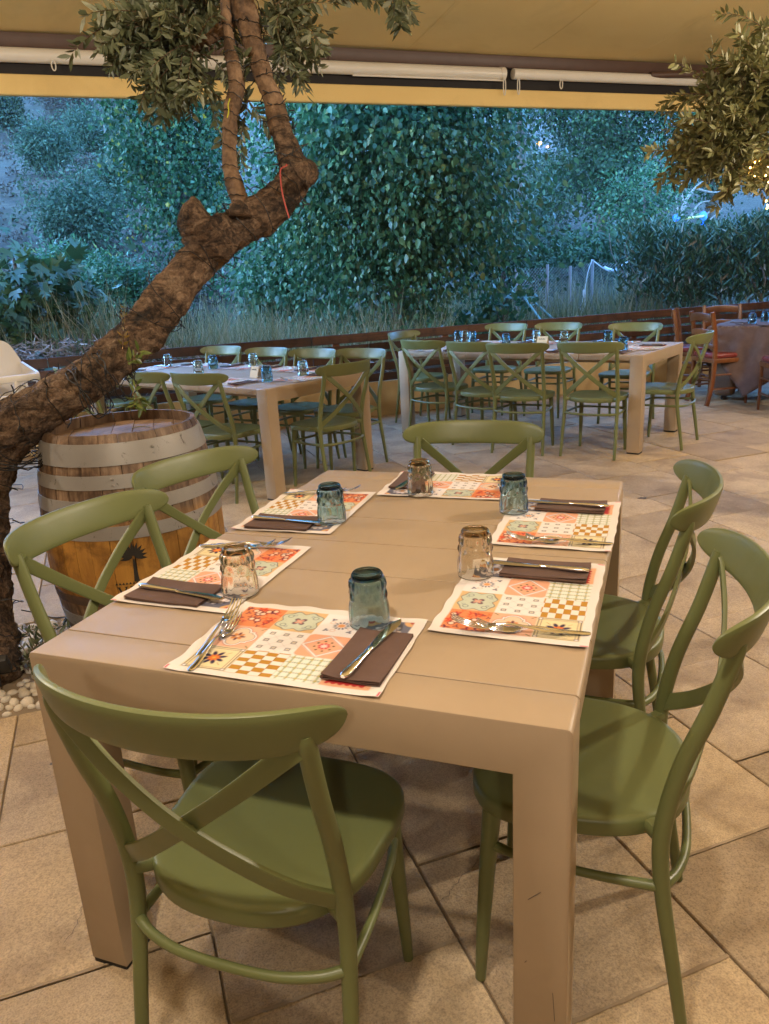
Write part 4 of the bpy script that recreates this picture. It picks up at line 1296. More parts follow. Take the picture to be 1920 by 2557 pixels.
M['hoop_rust'] = plain('rusty_hoop', (0.06, 0.042, 0.032), (0.12, 0.07, 0.045), 0.7, 25, 0.3, 90)
for z, w_, mt in [(0.832, 0.078, 'hoop'), (0.735, 0.05, 'hoop'), (0.645, 0.05, 'hoop'), (0.548, 0.05, 'hoop'), (0.275, 0.035, 'hoop_rust'), (0.178, 0.055, 'hoop'), (0.065, 0.075, 'hoop')]:
    prof = []
    n_ = 5
    for q in np.linspace(-1, 1, n_): prof.append((br(z + q * w_ / 2) + 0.0032, z + q * w_ / 2))
    for q in np.linspace(1, -1, n_): prof.append((br(z + q * w_ / 2) - 0.002, z + q * w_ / 2))
    prof.append(prof[0])
    v, f = lathe(prof, 72)
    h_ = MB().add(v, f).build('hoop', M[mt], barrel, angle=30)
    if z > 0.5:
        a = R(-50) + rng.uniform(-.35, .35)
        for dz in (-.012, .012):
            v, f = lathe([(0.0005, .004), (.004, .0036), (.0062, 0.0)], 10)
            o = MB().add(v, f).build('rivet', M['hoop'], h_)
            rr = br(z) + .0030
            o.location = (rr * math.cos(a), rr * math.sin(a), z + dz); o.rotation_euler = (0, R(90), a)
# black stencil: fan of palm leaves, stem, a row of peaks and capital letters
def on_barrel(pts, phi0):
    """flat (x right, z up) polygon wrapped on the side; phi0 faces the viewer"""
    out = []
    for x, z in pts:
        rr = br(z) + 0.0014; a = phi0 + x / rr
        out.append((rr * math.cos(a), rr * math.sin(a), z))
    return out
PH = math.atan2(-0.97 - BY, 1.096 - BX) - 0.08
st = MB()
def poly2(pts): st.add(on_barrel(pts, PH), [list(range(len(pts)))])
for k in range(-5, 6):
    a = R(90 + k * 20); ln = 0.060 * (1 - 0.03 * abs(k)); w_ = 0.0062
    cx_, cz = 0.0, 0.452
    d = (math.cos(a), math.sin(a)); n_ = (-d[1], d[0])
    pts = []
    for s_, ww in [(0.06, .0), (0.35, 1), (0.65, .9), (1, 0)]: pts.append((cx_ + d[0] * ln * s_ + n_[0] * w_ * ww, cz + d[1] * ln * s_ + n_[1] * w_ * ww))
    for s_, ww in [(0.65, .9), (0.35, 1)]: pts.append((cx_ + d[0] * ln * s_ - n_[0] * w_ * ww, cz + d[1] * ln * s_ - n_[1] * w_ * ww))
    poly2(pts)
poly2([(-.004, .445), (-.006, .40), (-.010, .355), (.010, .355), (.006, .40), (.004, .445)])
for k in range(-6, 7):
    x = k * .0125; poly2([(x - .0055, .347), (x + .0055, .347), (x, .356)])
def bar(x0_, z0_, x1_, z1_, w_):
    d = np.array([x1_ - x0_, z1_ - z0_]); L = np.linalg.norm(d); d /= L; n_ = np.array([-d[1], d[0]]) * w_ / 2
    a = np.array([x0_, z0_]); b = np.array([x1_, z1_]); poly2([tuple(a + n_), tuple(a - n_), tuple(b - n_), tuple(b + n_)][::-1])
def letter(ch, x, z=0.297, h=0.040):
    if ch == 'I': bar(x, z, x, z + h, .006); bar(x - .007, z, x + .007, z, .003); bar(x - .007, z + h, x + .007, z + h, .003)
    if ch == 'N': bar(x - .013, z, x - .013, z + h, .0045); bar(x + .013, z, x + .013, z + h, .0045); bar(x - .013, z + h, x + .013, z, .007); bar(x - .019, z, x - .007, z, .003); bar(x - .02, z + h, x - .011, z + h, .003); bar(x + .007, z + h, x + .019, z + h, .003)
    if ch == 'V': bar(x - .014, z + h, x, z, .007); bar(x + .014, z + h, x, z, .0045); bar(x - .02, z + h, x - .008, z + h, .003); bar(x + .008, z + h, x + .02, z + h, .003)
for ch, x in (('V', -.055), ('I', -.022), ('N', .013), ('I', .047)): letter(ch, x)
st.build('stencil', M['ink'], barrel, smooth=False)
v, f = tube([(-.03, .05, 0), (.01, .065, .004), (.05, .06, 0)], .002, 5, 4)
MB().add(v, f).build('straw', M['grass_dry'], barrel, (0.02, 0.03, BH - 0.041))

# ------------------------------------------------------------------ leaning olive tree in front of the barrel
t = NT('olive_bark')
vec = t.obj()
rot = t.n('ShaderNodeMapping'); rot.inputs['Rotation'].default_value = (0, R(38), R(-28)); rot.inputs['Scale'].default_value = (0.32, 1.0, 1.0); t.l(vec, rot.inputs[0])
g = t.noise(6, 8, 0.66, vec, 0.5)
fib = t.noise(34, 7, 0.7, rot.outputs[0], 0.9)
fine = t.noise(80, 5, 0.7, vec, 0.3)
mixv = t.math('ADD', t.math('MULTIPLY', g, 0.4), t.math('ADD', t.math('MULTIPLY', fib, 0.42), t.math('MULTIPLY', fine, 0.18)))
c = t.ramp(mixv, [(0.41, (0.016, 0.009, 0.006)), (0.465, (0.09, 0.052, 0.03)), (0.52, (0.23, 0.14, 0.082)), (0.60, (0.44, 0.30, 0.19))])
pat = t.ramp(t.noise(11, 6, 0.7, vec, 1.2), [(0.40, (0.12, 0.10, 0.085)), (0.50, (1, 1, 1))])
c = t.mix(0.65, c, pat, 'MULTIPLY')
lich = t.ramp(t.noise(8, 6, 0.7, vec, 0.5), [(0.67, (0, 0, 0)), (0.71, (1, 1, 1))])
t.color(t.mix(lich, c, (0.36, 0.17, 0.02))); t.rough(0.85)
t.bump(t.math('ADD', t.math('MULTIPLY', fib, 1.3), t.math('ADD', t.math('MULTIPLY', fine, 0.5), g)), 1.0, 0.03); M['bark'] = t.m
t = NT('young_bark')
t.color(t.ramp(t.noise(14, 6, 0.65), [(0.36, (0.06, 0.033, 0.017)), (0.5, (0.17, 0.10, 0.055)), (0.66, (0.30, 0.19, 0.11))])); t.rough(0.75); t.bump(t.noise(40, 7, 0.72), 0.9, 0.012); M['bark_young'] = t.m
M['leaf_olive'] = leaf_mat('olive_leaf', [(0, (0.075, 0.092, 0.042)), (0.5, (0.14, 0.16, 0.08)), (0.8, (0.22, 0.24, 0.135)), (1, (0.42, 0.43, 0.31))], 0.45, 0.18, 0.4)

def gnarl(path, radii, amp, name, mat, parent, m=44, n=9, seed=0.0, fr=1.0):
    P = smooth_path(path, n)
    rr = np.interp(np.linspace(0, 1, len(P)), np.linspace(0, 1, len(radii)), radii)
    V, F = sweep(P, [circ(m) * r for r in rr])
    T, S, N = frames(P)
    out = V.copy()
    for i in range(len(P)):
        for j in range(m):
            q = V[i * m + j]; d = (q - P[i]); L = np.linalg.norm(d); d = d / (L + 1e-9)
            a = 2 * math.pi * j / m
            p = Vector((q[0], q[1], q[2]))
            big = noise.noise(p * 5.5 * fr + Vector((seed, 3, 1)))
            rid = noise.noise(Vector((math.cos(a) * 2.6, math.sin(a) * 2.6, i / n * 0.55 + seed)))
            knob = max(0, noise.noise(p * 9 * fr + Vector((seed * 2, 7, 5))) - 0.25) * 1.6
            fin = noise.fractal(p * 38 * fr, 0.8, 2.1, 4)
            out[i * m + j] = P[i] + d * L * (1 + amp * (0.75 * big + 0.6 * rid + knob + 0.30 * fin))
    return MB().add(out, F).build(name, mat, parent, angle=180)
OX, OY = -1.30, 0.95
ot = empty('olive_tree', (OX, OY, -0.03), 0, 'gnarled olive tree with trunk leaning right over the barrel', 'tree')
off = np.array([OX, OY, -0.03])
tp = [(-1.317, 0.915, -0.10), (-1.335, 0.95, 0.15), (-1.355, 1.02, 0.37), (-1.350, 1.09, 0.62), (-1.285, 1.165, 0.82), (-1.145, 1.215, 0.950), (-0.945, 1.285, 1.058), (-0.80, 1.37, 1.155),
      (-0.715, 1.46, 1.264), (-0.642, 1.56, 1.392), (-0.565, 1.650, 1.50), (-0.49, 1.72, 1.572), (-0.395, 1.79, 1.640), (-0.315, 1.84, 1.695), (-0.268, 1.885, 1.770), (-0.292, 1.905, 1.865), (-0.330, 1.925, 1.965)]
trad = [0.185, 0.165, 0.150, 0.140, 0.125, 0.098, 0.080, 0.078, 0.084, 0.084, 0.078, 0.076, 0.078, 0.074, 0.064, 0.050, 0.041]
gnarl([np.array(p) - off for p in tp], [r * 0.88 for r in trad], 0.26, 'trunk', M['bark'], ot, 96, 22, 1.3)
b1 = [(-0.325, 1.922, 1.945), (-0.349, 1.942, 2.031), (-0.376, 1.954, 2.098), (-0.412, 1.968, 2.181), (-0.450, 1.991, 2.292), (-0.489, 2.013, 2.404), (-0.517, 2.041, 2.53), (-0.50, 2.08, 2.72)]
gnarl([np.array(p) - off for p in b1], [0.041, 0.037, 0.035, 0.035, 0.038, 0.044, 0.043, 0.034], 0.26, 'branch', M['bark_young'], ot, 32, 12, 4.1, 2.0)
b2 = [P3(-0.428, 1.757, 1.660), P3(-0.455, 1.769, 1.727), P3(-0.481, 1.786, 1.808), P3(-0.492, 1.813, 1.903), P3(-0.491, 1.846, 2.004), P3(-0.478, 1.882, 2.097), P3(-0.489, 1.904, 2.177), P3(-0.508, 1.922, 2.251), P3(-0.525, 1.944, 2.339), P3(-0.540, 1.977, 2.455)]
gnarl([p - off for p in b2], [0.036, 0.030, 0.027, 0.026, 0.028, 0.028, 0.026, 0.022, 0.020, 0.017], 0.30, 'branch', M['bark_young'], ot, 32, 10, 8.2, 2.2)
b3 = [P3(-0.543, 2.062, 2.411), P3(-0.591, 2.025, 2.354), P3(-0.648, 1.988, 2.305), P3(-0.711, 1.948, 2.257), P3(-0.783, 1.910, 2.223)]
gnarl([p - off for p in b3], [0.030, 0.026, 0.020, 0.012, 0.005], 0.2, 'branch', M['bark_young'], ot, 20, 6, 2.2, 1.7)
# sawn burl on the upper side of the trunk
bc = P3(-0.512, 1.651, 1.570)
bp = [bc + np.array(q) for q in [(0.07, 0.03, -0.06), (0.02, 0.0, -0.015), (-0.022, -0.01, 0.03), (-0.03, -0.015, 0.075), (-0.015, -0.01, 0.088)]]
gnarl([p - off for p in bp], [0.05, 0.078, 0.088, 0.076, 0.048], 0.34, 'burl', M['bark'], ot, 48, 12, 5.7, 1.6)
bp = [P3(-0.225, 1.835, 1.769), P3(-0.198, 1.852, 1.789), P3(-0.187, 1.865, 1.817)]
gnarl([p - off for p in bp], [0.062, 0.052, 0.022], 0.24, 'burl', M['bark'], ot, 26, 8, 9.7, 1.4)
bp = [P3(-0.401, 1.680, 1.633), P3(-0.403, 1.688, 1.661), P3(-0.395, 1.697, 1.678)]
gnarl([p - off for p in bp], [0.04, 0.036, 0.02], 0.2, 'burl', M['bark'], ot, 20, 6, 3.7, 1.6)
def sprays(targets, name, parent, off_, leaf_len, mat, per=(16, 26), seed=1, tw=0.0016, spread=0.12, droop=0.5, ln=(0.18, 0.38)):
    """twigs carrying opposite pairs of leaves; one mesh for the leaves, one for the twigs"""
    g = np.random.default_rng(seed)
    PP, DD, NN, LL = [], [], [], []
    tb = MB()
    for (c_, r3, k, hub) in targets:
        c_ = np.array(c_); r3 = np.array(r3); hub = np.array(hub)
        for _ in range(k):
            q = unit(g.normal(size=3)) * g.random() ** 0.5
            s0 = c_ + q * r3 * 0.75
            dirn = unit((s0 - hub) * 1.2 + g.normal(size=3) * 0.22 + np.array([0, 0, 0.1]))
            L = g.uniform(*ln)
            P = [s0]
            d = dirn.copy()
            n_ = int(g.integers(*per))
            for i in range(n_):
                d = unit(d + np.array([0, 0, -droop / n_ * 1.6]) + g.normal(size=3) * 0.06)
                P.append(P[-1] + d * L / n_)
            P = np.array(P)
            v, f = tube(P[::3] if len(P[::3]) > 3 else P, [tw * 1.5, tw * 0.6], 5, 1, False); tb.add(v, f)
            T = np.gradient(P, axis=0)
            for i in range(1, len(P)):
                t_ = unit(T[i]); s_ = unit(np.cross(t_, g.normal(size=3)))
                for sg in (-1, 1):
                    if g.random() < 0.12: continue
                    PP.append(P[i]); DD.append(unit(t_ * 0.7 + sg * s_ * 0.8 + g.normal(size=3) * 0.2)); NN.append(unit(np.cross(t_, s_) + g.normal(size=3) * 0.4)); LL.append(leaf_len * g.uniform(0.55, 1.15))
    PP, DD, NN, LL = map(np.array, (PP, DD, NN, LL))
    V, F = leaf_arrays(PP - off_, DD, NN, LL, LL * g.uniform(0.24, 0.36, len(LL)), 'lance')
    o = link(name, fast_mesh(name, V, F, mat), parent); tag(o, kind='stuff')
    tb.v = [v - off_ for v in tb.v]
    o2 = tb.build('twigs', M['bark_young'], parent); tag(o2, kind='stuff')
    return len(PP)
hub1 = P3(-0.551, 2.113, 2.440); hub2 = P3(-0.521, 2.124, 2.438)
sprays([(P3(-0.801, 1.999, 2.378), (.17, .22, .11), 78, hub1), (P3(-0.899, 1.969, 2.399), (.06, .16, .07), 16, hub1), (P3(-0.761, 1.959, 2.280), (.12, .12, .06), 34, P3(-0.643, 2.091, 2.475)), (P3(-0.700, 2.121, 2.464), (.14, .2, .09), 34, hub1),
        (P3(-0.417, 2.209, 2.410), (.06, .14, .09), 22, hub2), (P3(-0.404, 2.183, 2.317), (.045, .10, .045), 11, hub2), (P3(-0.224, 2.240, 2.452), (.06, .10, .03), 4, hub2), (P3(-0.476, 1.966, 2.077), (.02, .03, .02), 4, P3(-0.513, 2.002, 2.228)),
        (P3(-0.626, 1.930, 2.138), (.05, .05, .02), 5, P3(-0.694, 2.022, 2.327)), (P3(0.001, 2.278, 2.482), (.08, .08, .03), 5, P3(-0.097, 2.302, 2.666)), (P3(-0.627, 2.118, 2.711), (.5, .5, .18), 60, hub1)],
       'foliage', ot, off, 0.056, M['leaf_olive'], seed=3, ln=(.13, .27))
# green suckers sprouting from the trunk
sprays([(P3(-0.687, 1.279, 1.149), (.012, .02, .02), 2, P3(-0.694, 1.260, 1.031)), (P3(-0.672, 1.270, 1.036), (.02, .02, .02), 3, P3(-0.707, 1.290, 1.069))], 'suckers', ot, off, 0.045, leaf_mat('young_olive_leaf', [(0, (0.07, 0.11, 0.02)), (1, (0.18, 0.22, 0.05))], 0.4, 0.3, 0.4), per=(5, 8), seed=5, tw=0.0012, droop=0.0, ln=(.05, .09))
sprays([(P3(-0.721, 1.304, 1.196), (.006, .01, .02), 2, P3(-0.702, 1.253, 1.018))], 'shoot', ot, off, 0.028, leaf_mat('shoot_leaf', [(0, (0.16, 0.14, 0.03)), (1, (0.32, 0.2, 0.05))], 0.5, 0.3, 0.3), per=(6, 9), seed=9, tw=0.0012, droop=-0.4, ln=(.10, .16))
sprays([((-1.16, 1.06, 0.06), (.06, .06, .05), 9, (-1.22, 1.0, -.05)), ((-1.12, .98, 0.05), (.05, .05, .04), 6, (-1.2, .96, -.05))], 'basal_shoots', ot, off, 0.04, M['leaf_olive'], per=(6, 10), seed=6, tw=0.0014, droop=0.1, ln=(.08, .16))

# fairy-light wire wound round the trunk and the two branches
ls = empty('light_string', (OX, OY, 0.0), 0, 'dark unlit fairy-light wire wound round the leaning olive trunk', 'light string')
offw = np.array([OX, OY, 0.0])
def wind(path, radii, turns, seed, phase=0.0, clear=1.10, t0=0.0, t1=1.0):
    P = smooth_path(path, 14); n_ = len(P)
    rr = np.interp(np.linspace(0, 1, n_), np.linspace(0, 1, len(radii)), radii)
    T, S, N = frames(P)
    g = np.random.default_rng(seed)
    out = []
    for t_ in np.linspace(t0, t1, int(abs(turns) * 22)):
        k = min(n_ - 1, int(t_ * (n_ - 1))); a = phase + 2 * math.pi * turns * (t_ - t0) / (t1 - t0) + 0.8 * math.sin(t_ * 37 + seed)
        q = P[k] + (S[k] * math.cos(a) + N[k] * math.sin(a)) * (rr[k] * clear * (1.02 + 0.05 * g.normal()) + 0.004)
        out.append(q)
    return np.array(out), P
wires = [(tp[5:], trad[5:], 9, 1, 0.0), (tp[6:], trad[6:], -6, 2, 2.0), (tp[1:8], trad[1:8], 9, 3, 1.0), (b1, [.041, .037, .035, .035, .038, .044, .043, .034], 10, 4, 0.0), (b2, [.036, .030, .027, .026, .028, .028, .026, .022, .02, .017], 14, 5, 1.0)]
wb = MB(); bulbs = []
for path, rr, turns, sd, ph in wires:
    Q, P = wind([np.array(p) for p in path], rr, turns, sd, ph)
    Q = Q + np.array([[noise.noise((q[0] * 9, q[1] * 9, q[2] * 9 + k * 5)) for k in range(3)] for q in Q]) * 0.016
    v, f = tube(Q - offw, 0.0018, 5, 2); wb.add(v, f)
    for i in range(3, len(Q), 5):
        k = np.argmin(np.linalg.norm(P - Q[i], axis=1)); bulbs.append((Q[i] - offw, unit(Q[i] - P[k])))
# bunched loops where the wire is tied
for c_, rad_ in [(P3(-0.784, 1.251, 1.039), 0.095), (P3(-0.753, 1.267, 1.051), 0.093), (P3(-1.105, 1.055, 0.810), 0.15), (P3(-1.120, 1.057, 0.832), 0.15)]:
    ax = unit(np.array(tp[6]) - np.array(tp[5])) if rad_ < 0.12 else np.array([0, 0.1, 1.0])
    j = int(np.argmin([np.linalg.norm(np.array(p) - c_) for p in tp])); c_ = np.array(tp[j]) * .5 + c_ * .5
    s_ = unit(np.cross(ax, np.array([0, 0, 1.0]) if abs(ax[2]) < .9 else np.array([1.0, 0, 0]))); n_ = np.cross(s_, ax)
    for q in range(3):
        a = np.linspace(0, 2 * np.pi, 30); rr = rad_ * (1.02 + .05 * rng.random())
        L = c_ + np.outer(np.cos(a), s_) * rr + np.outer(np.sin(a), n_) * rr + np.outer(np.sin(a * 2 + q) * .02, ax) + rng.normal(0, .004, (30, 3))
        v, f = tube(L - offw, .0023, 5, 2); wb.add(v, f)
wb.build('wire', M['wire'], ls)
v0, f0 = tube([(0, 0, 0), (0, 0, .026)], [.0030, .0022], 6, 2, False)
bm_ = MB().add(v0, f0).mesh('bulb', M['wire'])
for p, d in bulbs[:150]:
    o = link('bulb', bm_, ls, p)
    dd = Vector(d) + Vector(rng.normal(0, .5, 3)); o.rotation_euler = dd.to_track_quat('Z', 'Y').to_euler()
M['red_tape'] = plain('red_tape', (0.38, 0.03, 0.015), None, 0.4)
M['yellow_tape'] = plain('yellow_tape', (0.5, 0.5, 0.02), None, 0.4)
def ribbon(name, pts, w, mat, label):
    P = smooth_path(pts, 6)
    b_ = P[0]
    v, f = sweep(P - b_, circ(8, w, 0.0012, 4), up=-np.array(_w))
    tag(MB().add(v, f).build(name, mat, None, tuple(b_)), label, 'ribbon')
ribbon('red_ribbon', [P3(-0.216, 1.725, 1.798), P3(-0.218, 1.722, 1.791), P3(-0.236, 1.711, 1.778), P3(-0.229, 1.693, 1.716), P3(-0.214, 1.680, 1.660), P3(-0.197, 1.670, 1.611)], .0028, M['red_tape'], 'red plastic tape tied round the upper trunk of the leaning olive')
ribbon('yellow_ribbon', [P3(-0.460, 1.795, 2.051), P3(-0.465, 1.786, 2.029), P3(-0.462, 1.780, 2.006), P3(-0.466, 1.771, 1.984)], .0022, M['yellow_tape'], 'bright yellow tape hanging from the thinner olive branch')

# ------------------------------------------------------------------ second olive tree at the right with lit fairy lights
RX, RY = 2.25, 3.25
rt = empty('olive_tree', (RX, RY, -0.02), 0, 'bushy olive crown at the right edge with glowing fairy lights', 'tree')
offr = np.array([RX, RY, -0.02])
rp = [(2.25, 3.25, -.05), (2.27, 3.27, .5), (2.2, 3.28, 1.0), (2.0, 3.3, 1.35), (1.78, 3.32, 1.55), (1.60, 3.33, 1.72), (1.53, 3.35, 1.85)]
rr_ = [.17, .15, .13, .11, .095, .08, .055]
gnarl([np.array(p) - offr for p in rp], rr_, 0.18, 'trunk', M['bark'], rt, 36, 9, 6.3)
gnarl([np.array(p) - offr for p in [(1.7, 3.33, 1.63), (1.72, 3.3, 1.85), (1.78, 3.3, 2.1), (1.8, 3.3, 2.4)]], [.06, .05, .04, .03], 0.15, 'branch', M['bark'], rt, 24, 7, 2.3)
hr1 = P3(1.494, 3.335, 1.792)
sprays([(P3(1.391, 3.293, 1.953), (.16, .24, .19), 150, hr1), (P3(1.311, 3.186, 1.887), (.09, .18, .12), 56, hr1), (P3(1.448, 3.308, 2.100), (.15, .22, .14), 100, hr1), (P3(1.373, 3.121, 1.790), (.08, .10, .03), 14, P3(1.413, 3.360, 1.960)), (P3(1.191, 3.132, 1.859), (.03, .08, .02), 3, P3(1.408, 3.218, 1.873)),
        (P3(1.751, 3.498, 1.996), (.3, .3, .3), 60, hr1), (P3(1.458, 3.410, 2.400), (.05, .05, .02), 4, P3(1.558, 3.417, 2.306)), (P3(1.229, 3.235, 2.130), (.03, .04, .05), 5, P3(1.264, 3.190, 1.952))],
       'foliage', rt, offr, 0.054, leaf_mat('warm_olive_leaf', [(0, (0.12, 0.125, 0.045)), (0.5, (0.21, 0.21, 0.08)), (0.8, (0.30, 0.29, 0.13)), (1, (0.46, 0.44, 0.27))], 0.45, 0.2, 0.4), seed=13, ln=(.12, .25))
ls2 = empty('light_string', (RX, RY, 0.0), 0, 'glowing warm fairy lights round the branch of the right olive', 'light string')
t = NT('lit_bulb'); t.color((1, .6, .25)); t.set(**{'Emission_Color': (1, .50, .12, 1), 'Emission_Strength': 1.35}); M['lit'] = t.m; t.m.cycles.emission_sampling = 'NONE'
offl = np.array([RX, RY, 0.0])
Q, P = wind([np.array(p) for p in rp[2:]], rr_[2:], 12, 8, .4)
v, f = tube(Q - offl, .002, 5, 2); MB().add(v, f).build('wire', M['wire'], ls2)
bm_ = bmesh.new(); bmesh.ops.create_icosphere(bm_, subdivisions=1, radius=.0042); lb = bpy.data.meshes.new('bulb'); bm_.to_mesh(lb); bm_.free(); lb.materials.append(M['lit'])
for i in range(2, len(Q), 4):
    k = np.argmin(np.linalg.norm(P - Q[i], axis=1)); link('bulb', lb, ls2, Q[i] + unit(Q[i] - P[k]) * .012 - offl)
for q in [P3(1.443, 3.071, 1.794), P3(1.459, 3.077, 1.795), P3(1.424, 3.056, 1.772), P3(1.444, 3.051, 1.733), P3(1.491, 3.069, 1.735), P3(1.499, 3.084, 1.771), P3(1.499, 3.036, 1.626), P3(1.506, 3.033, 1.608), P3(1.504, 3.028, 1.595), P3(1.505, 3.064, 1.706)]:
    link('bulb', lb, ls2, q - offl)

# ------------------------------------------------------------------ garden spotlights by the bed
def spot(name, x, y, rz, tilt, s, label):
    e = empty(name, (x, y, 0.0), rz, label, 'spotlight', 'black garden spotlights')
    v, f = lathe([(.0005, -.02), (.002, 0), (.008, .05), (.006, .075), (.0005, .076)], 10); MB().add(v * s, f).build('spike', M['black_metal'], e)
    v, f = rbox(.12, .035, .085, .006, 2); MB().add(xf(v * s, (0, 0, .085 * s), 0, tilt), f).build('lamp_head', M['black_metal'], e)
    v, f = rbox(.105, .003, .07, .001, 1); MB().add(xf(v * s + np.array([0, .0195 * s, .0075 * s]), (0, 0, .085 * s), 0, tilt), f).build('lens', M['glass_clear'] if False else M['dark_gap'], e)
    v, f = tube([(-.066 * s, 0, .11 * s), (-.066 * s, .01, .07 * s), (.066 * s, .01, .07 * s), (.066 * s, 0, .11 * s)], .004, 6, 3); MB().add(v, f).build('bracket', M['black_metal'], e)
    return e
spot('garden_spotlight', -1.265, 1.36, R(120), .9, .62, 'small black spike spotlight on the paving between tree and barrel')
spot('garden_spotlight', -1.155, .875, R(30), .5, .9, 'black floodlight at the foot of the leaning olive tree')
v, f = tube([(-1.25, 1.38, .03), (-1.33, 1.45, .012), (-1.42, 1.43, .008), (-1.47, 1.38, .05), (-1.45, 1.3, .1)], .0028, 6, 6)
tag(MB().add(v - np.array([-1.3, 1.4, 0]), f).build('power_cable', M['wire'], None, (-1.3, 1.4, 0.0)), 'thin black cable running from the spike spotlight to the tree', 'cable')

# ------------------------------------------------------------------ white high chair at the left
hc = empty('high_chair', (-3.74, 3.655, 0), R(-118), 'white plastic high chair at the left edge behind the trunk', 'high chair')
wp = M['white_plastic']
for s in (-1, 1):
    for y0_, y1_ in ((-.24, -.13), (.24, .14)):
        v, f = tube([(s * .25, y0_, 0), (s * .17, y1_, .62)], .014, 10, 2, False); MB().add(v, f).build('leg', M['white_plastic'], hc)
# seat shell: rounded back, sides with openings
def plate(outline, thick, M4):
    v, f = prism(outline, thick, 'y'); v = v - np.array([0, thick / 2, 0])
    v = np.concatenate([v, np.ones((len(v), 1))], 1) @ np.array(M4).T
    return v[:, :3], f
back = round_poly([(-.17, .55), (.17, .55), (.185, .90), (.10, 1.08), (-.10, 1.08), (-.185, .90)], [.02, .02, .1, .12, .12, .1], 8)
MB().add(*plate(back, .02, Matrix.Translation((0, -.17, 0)))).build('backrest', wp, hc)
MB().add(*rbox(.36, .34, .05, .02, 3, (0, 0, .55))).build('seat', wp, hc)
for s in (-1, 1):
    Rz = Matrix.Translation((s * .18, 0, 0)) @ Matrix.Rotation(R(90), 4, 'Z')
    MB().add(*plate(round_poly([(-.17, .74), (.20, .76), (.20, .83), (-.17, .90)], [.02] * 4, 4), .022, Rz)).build('arm_rail', wp, hc)
    MB().add(*plate(round_poly([(-.17, .56), (.19, .56), (.17, .68), (-.17, .70)], [.02] * 4, 4), .022, Rz)).build('side_panel', wp, hc)
    for y in (-.14, .16):
        v, f = tube([(s * .18, y, .60), (s * .18, y, .80)], .014, 8, 2, False); MB().add(v, f).build('side_post', wp, hc)
for z_ in (.80, .655):
    MB().add(*rbox(.38, .03, .055, .012, 3, (0, .205, z_ - .03))).build('front_rail', wp, hc)
MB().add(*rbox(.03, .03, .17, .008, 2, (0, .205, .62))).build('crotch_post', wp, hc)

# ------------------------------------------------------------------ chestnut chairs and cloth-covered table at the right
def make_wood_chair():
    e = empty('wooden_chair', (0, 0, 0))
    m_ = M['chair_wood']
    for s in (-1, 1):
        P = smooth_path([(s * .19, -.235, 0), (s * .19, -.195, .22), (s * .19, -.185, .46), (s * .19, -.205, .70), (s * .19, -.245, .905)], 5)
        v, f = sweep(P, circ(14, .0175, .02, 5), up=(0, 1, 0)); MB().add(v, f).build('leg', m_, e)
        v, f = tube([(s * .19, .18, 0), (s * .19, .18, .44)], [.013, .019], 10, 2, False); MB().add(v, f).build('leg', m_, e)
        for z in (.16, .30):
            v, f = tube([(s * .19, -.19, z), (s * .19, .18, z)], .0095, 8, 2, False); MB().add(v, f).build('stretcher', m_, e)
        v, f = tube([(0, 0, 0), (0, 0, .001)], .001, 4, 2, False)
    for y, zz in ((-.195, .25), (.18, .27)):
        v, f = tube([(-.19, y, zz), (.19, y, zz)], .0095, 8, 2, False); MB().add(v, f).build('stretcher', m_, e)
    for z, h, yb in ((.845, .075, -.245), (.70, .055, -.222), (.57, .05, -.205)):
        xs = np.linspace(-.185, .185, 13)
        P = np.stack([xs, yb - .025 * np.cos(xs / .185 * 1.5), np.full(13, z)], 1)
        secs = [np.stack([circ(12, .009, h / 2, 4)[:, 0], circ(12, .009, h / 2, 4)[:, 1] + .018 * math.cos(x / .185 * 1.57)], 1) for x in xs]
        v, f = sweep(P, secs, up=(0, 0, 1)); MB().add(v, f).build('back_slat', m_, e)
    MB().add(*rbox(.42, .41, .045, .008, 2, (0, 0, .415))).build('seat_frame', m_, e)
    v, f = rbox(.40, .40, .05, .022, 4, (0, 0, .458)); MB().add(v, f).build('cushion', M['red_vinyl'], e)
    return e
wc = make_wood_chair()
for i, (x, y, a, lab) in enumerate([(1.66, 7.44, -62, 'chestnut ladder-back chair with red seat, back towards the green chairs'), (1.45, 8.05, -95, 'chestnut ladder-back chair seen edge-on beside the fence'),
                                    (1.75, 8.28, 192, 'chestnut ladder-back chair on the far side of the brown-clothed table'), (2.21, 6.84, 12, 'chestnut ladder-back chair cut by the right edge of the picture')]):
    o = wc if i == 0 else copy_tree(wc)
    o.location = (x, y, 0.0015); o.rotation_euler = (0, 0, R(a)); tag(o, lab, 'chair', 'chestnut chairs round the brown table')
ct = empty('clothed_table', (2.22, 7.72, 0), R(-20), 'table with brown panel legs at the right edge', 'table')
MB().add(*rbox(1.15, .95, .03, .004, 1, (0, 0, .722))).build('table_top', M['taupe_cloth'], ct)
for x, y in ((-.42, -.30), (.42, -.30), (-.42, .30), (.42, .30)):
    l_ = MB().add(*rbox(.20, .14, .68, .05, 4, (x, y, .042))).build('leg', M['taupe_cloth'], ct)
    v, f = lathe([(.0005, 0.0015), (.028, 0.0015), (.03, .012), (.03, .035), (.01, .043), (.0005, .043)], 14); MB().add(v, f).build('castor', M['black'], l_, (x, y, 0))
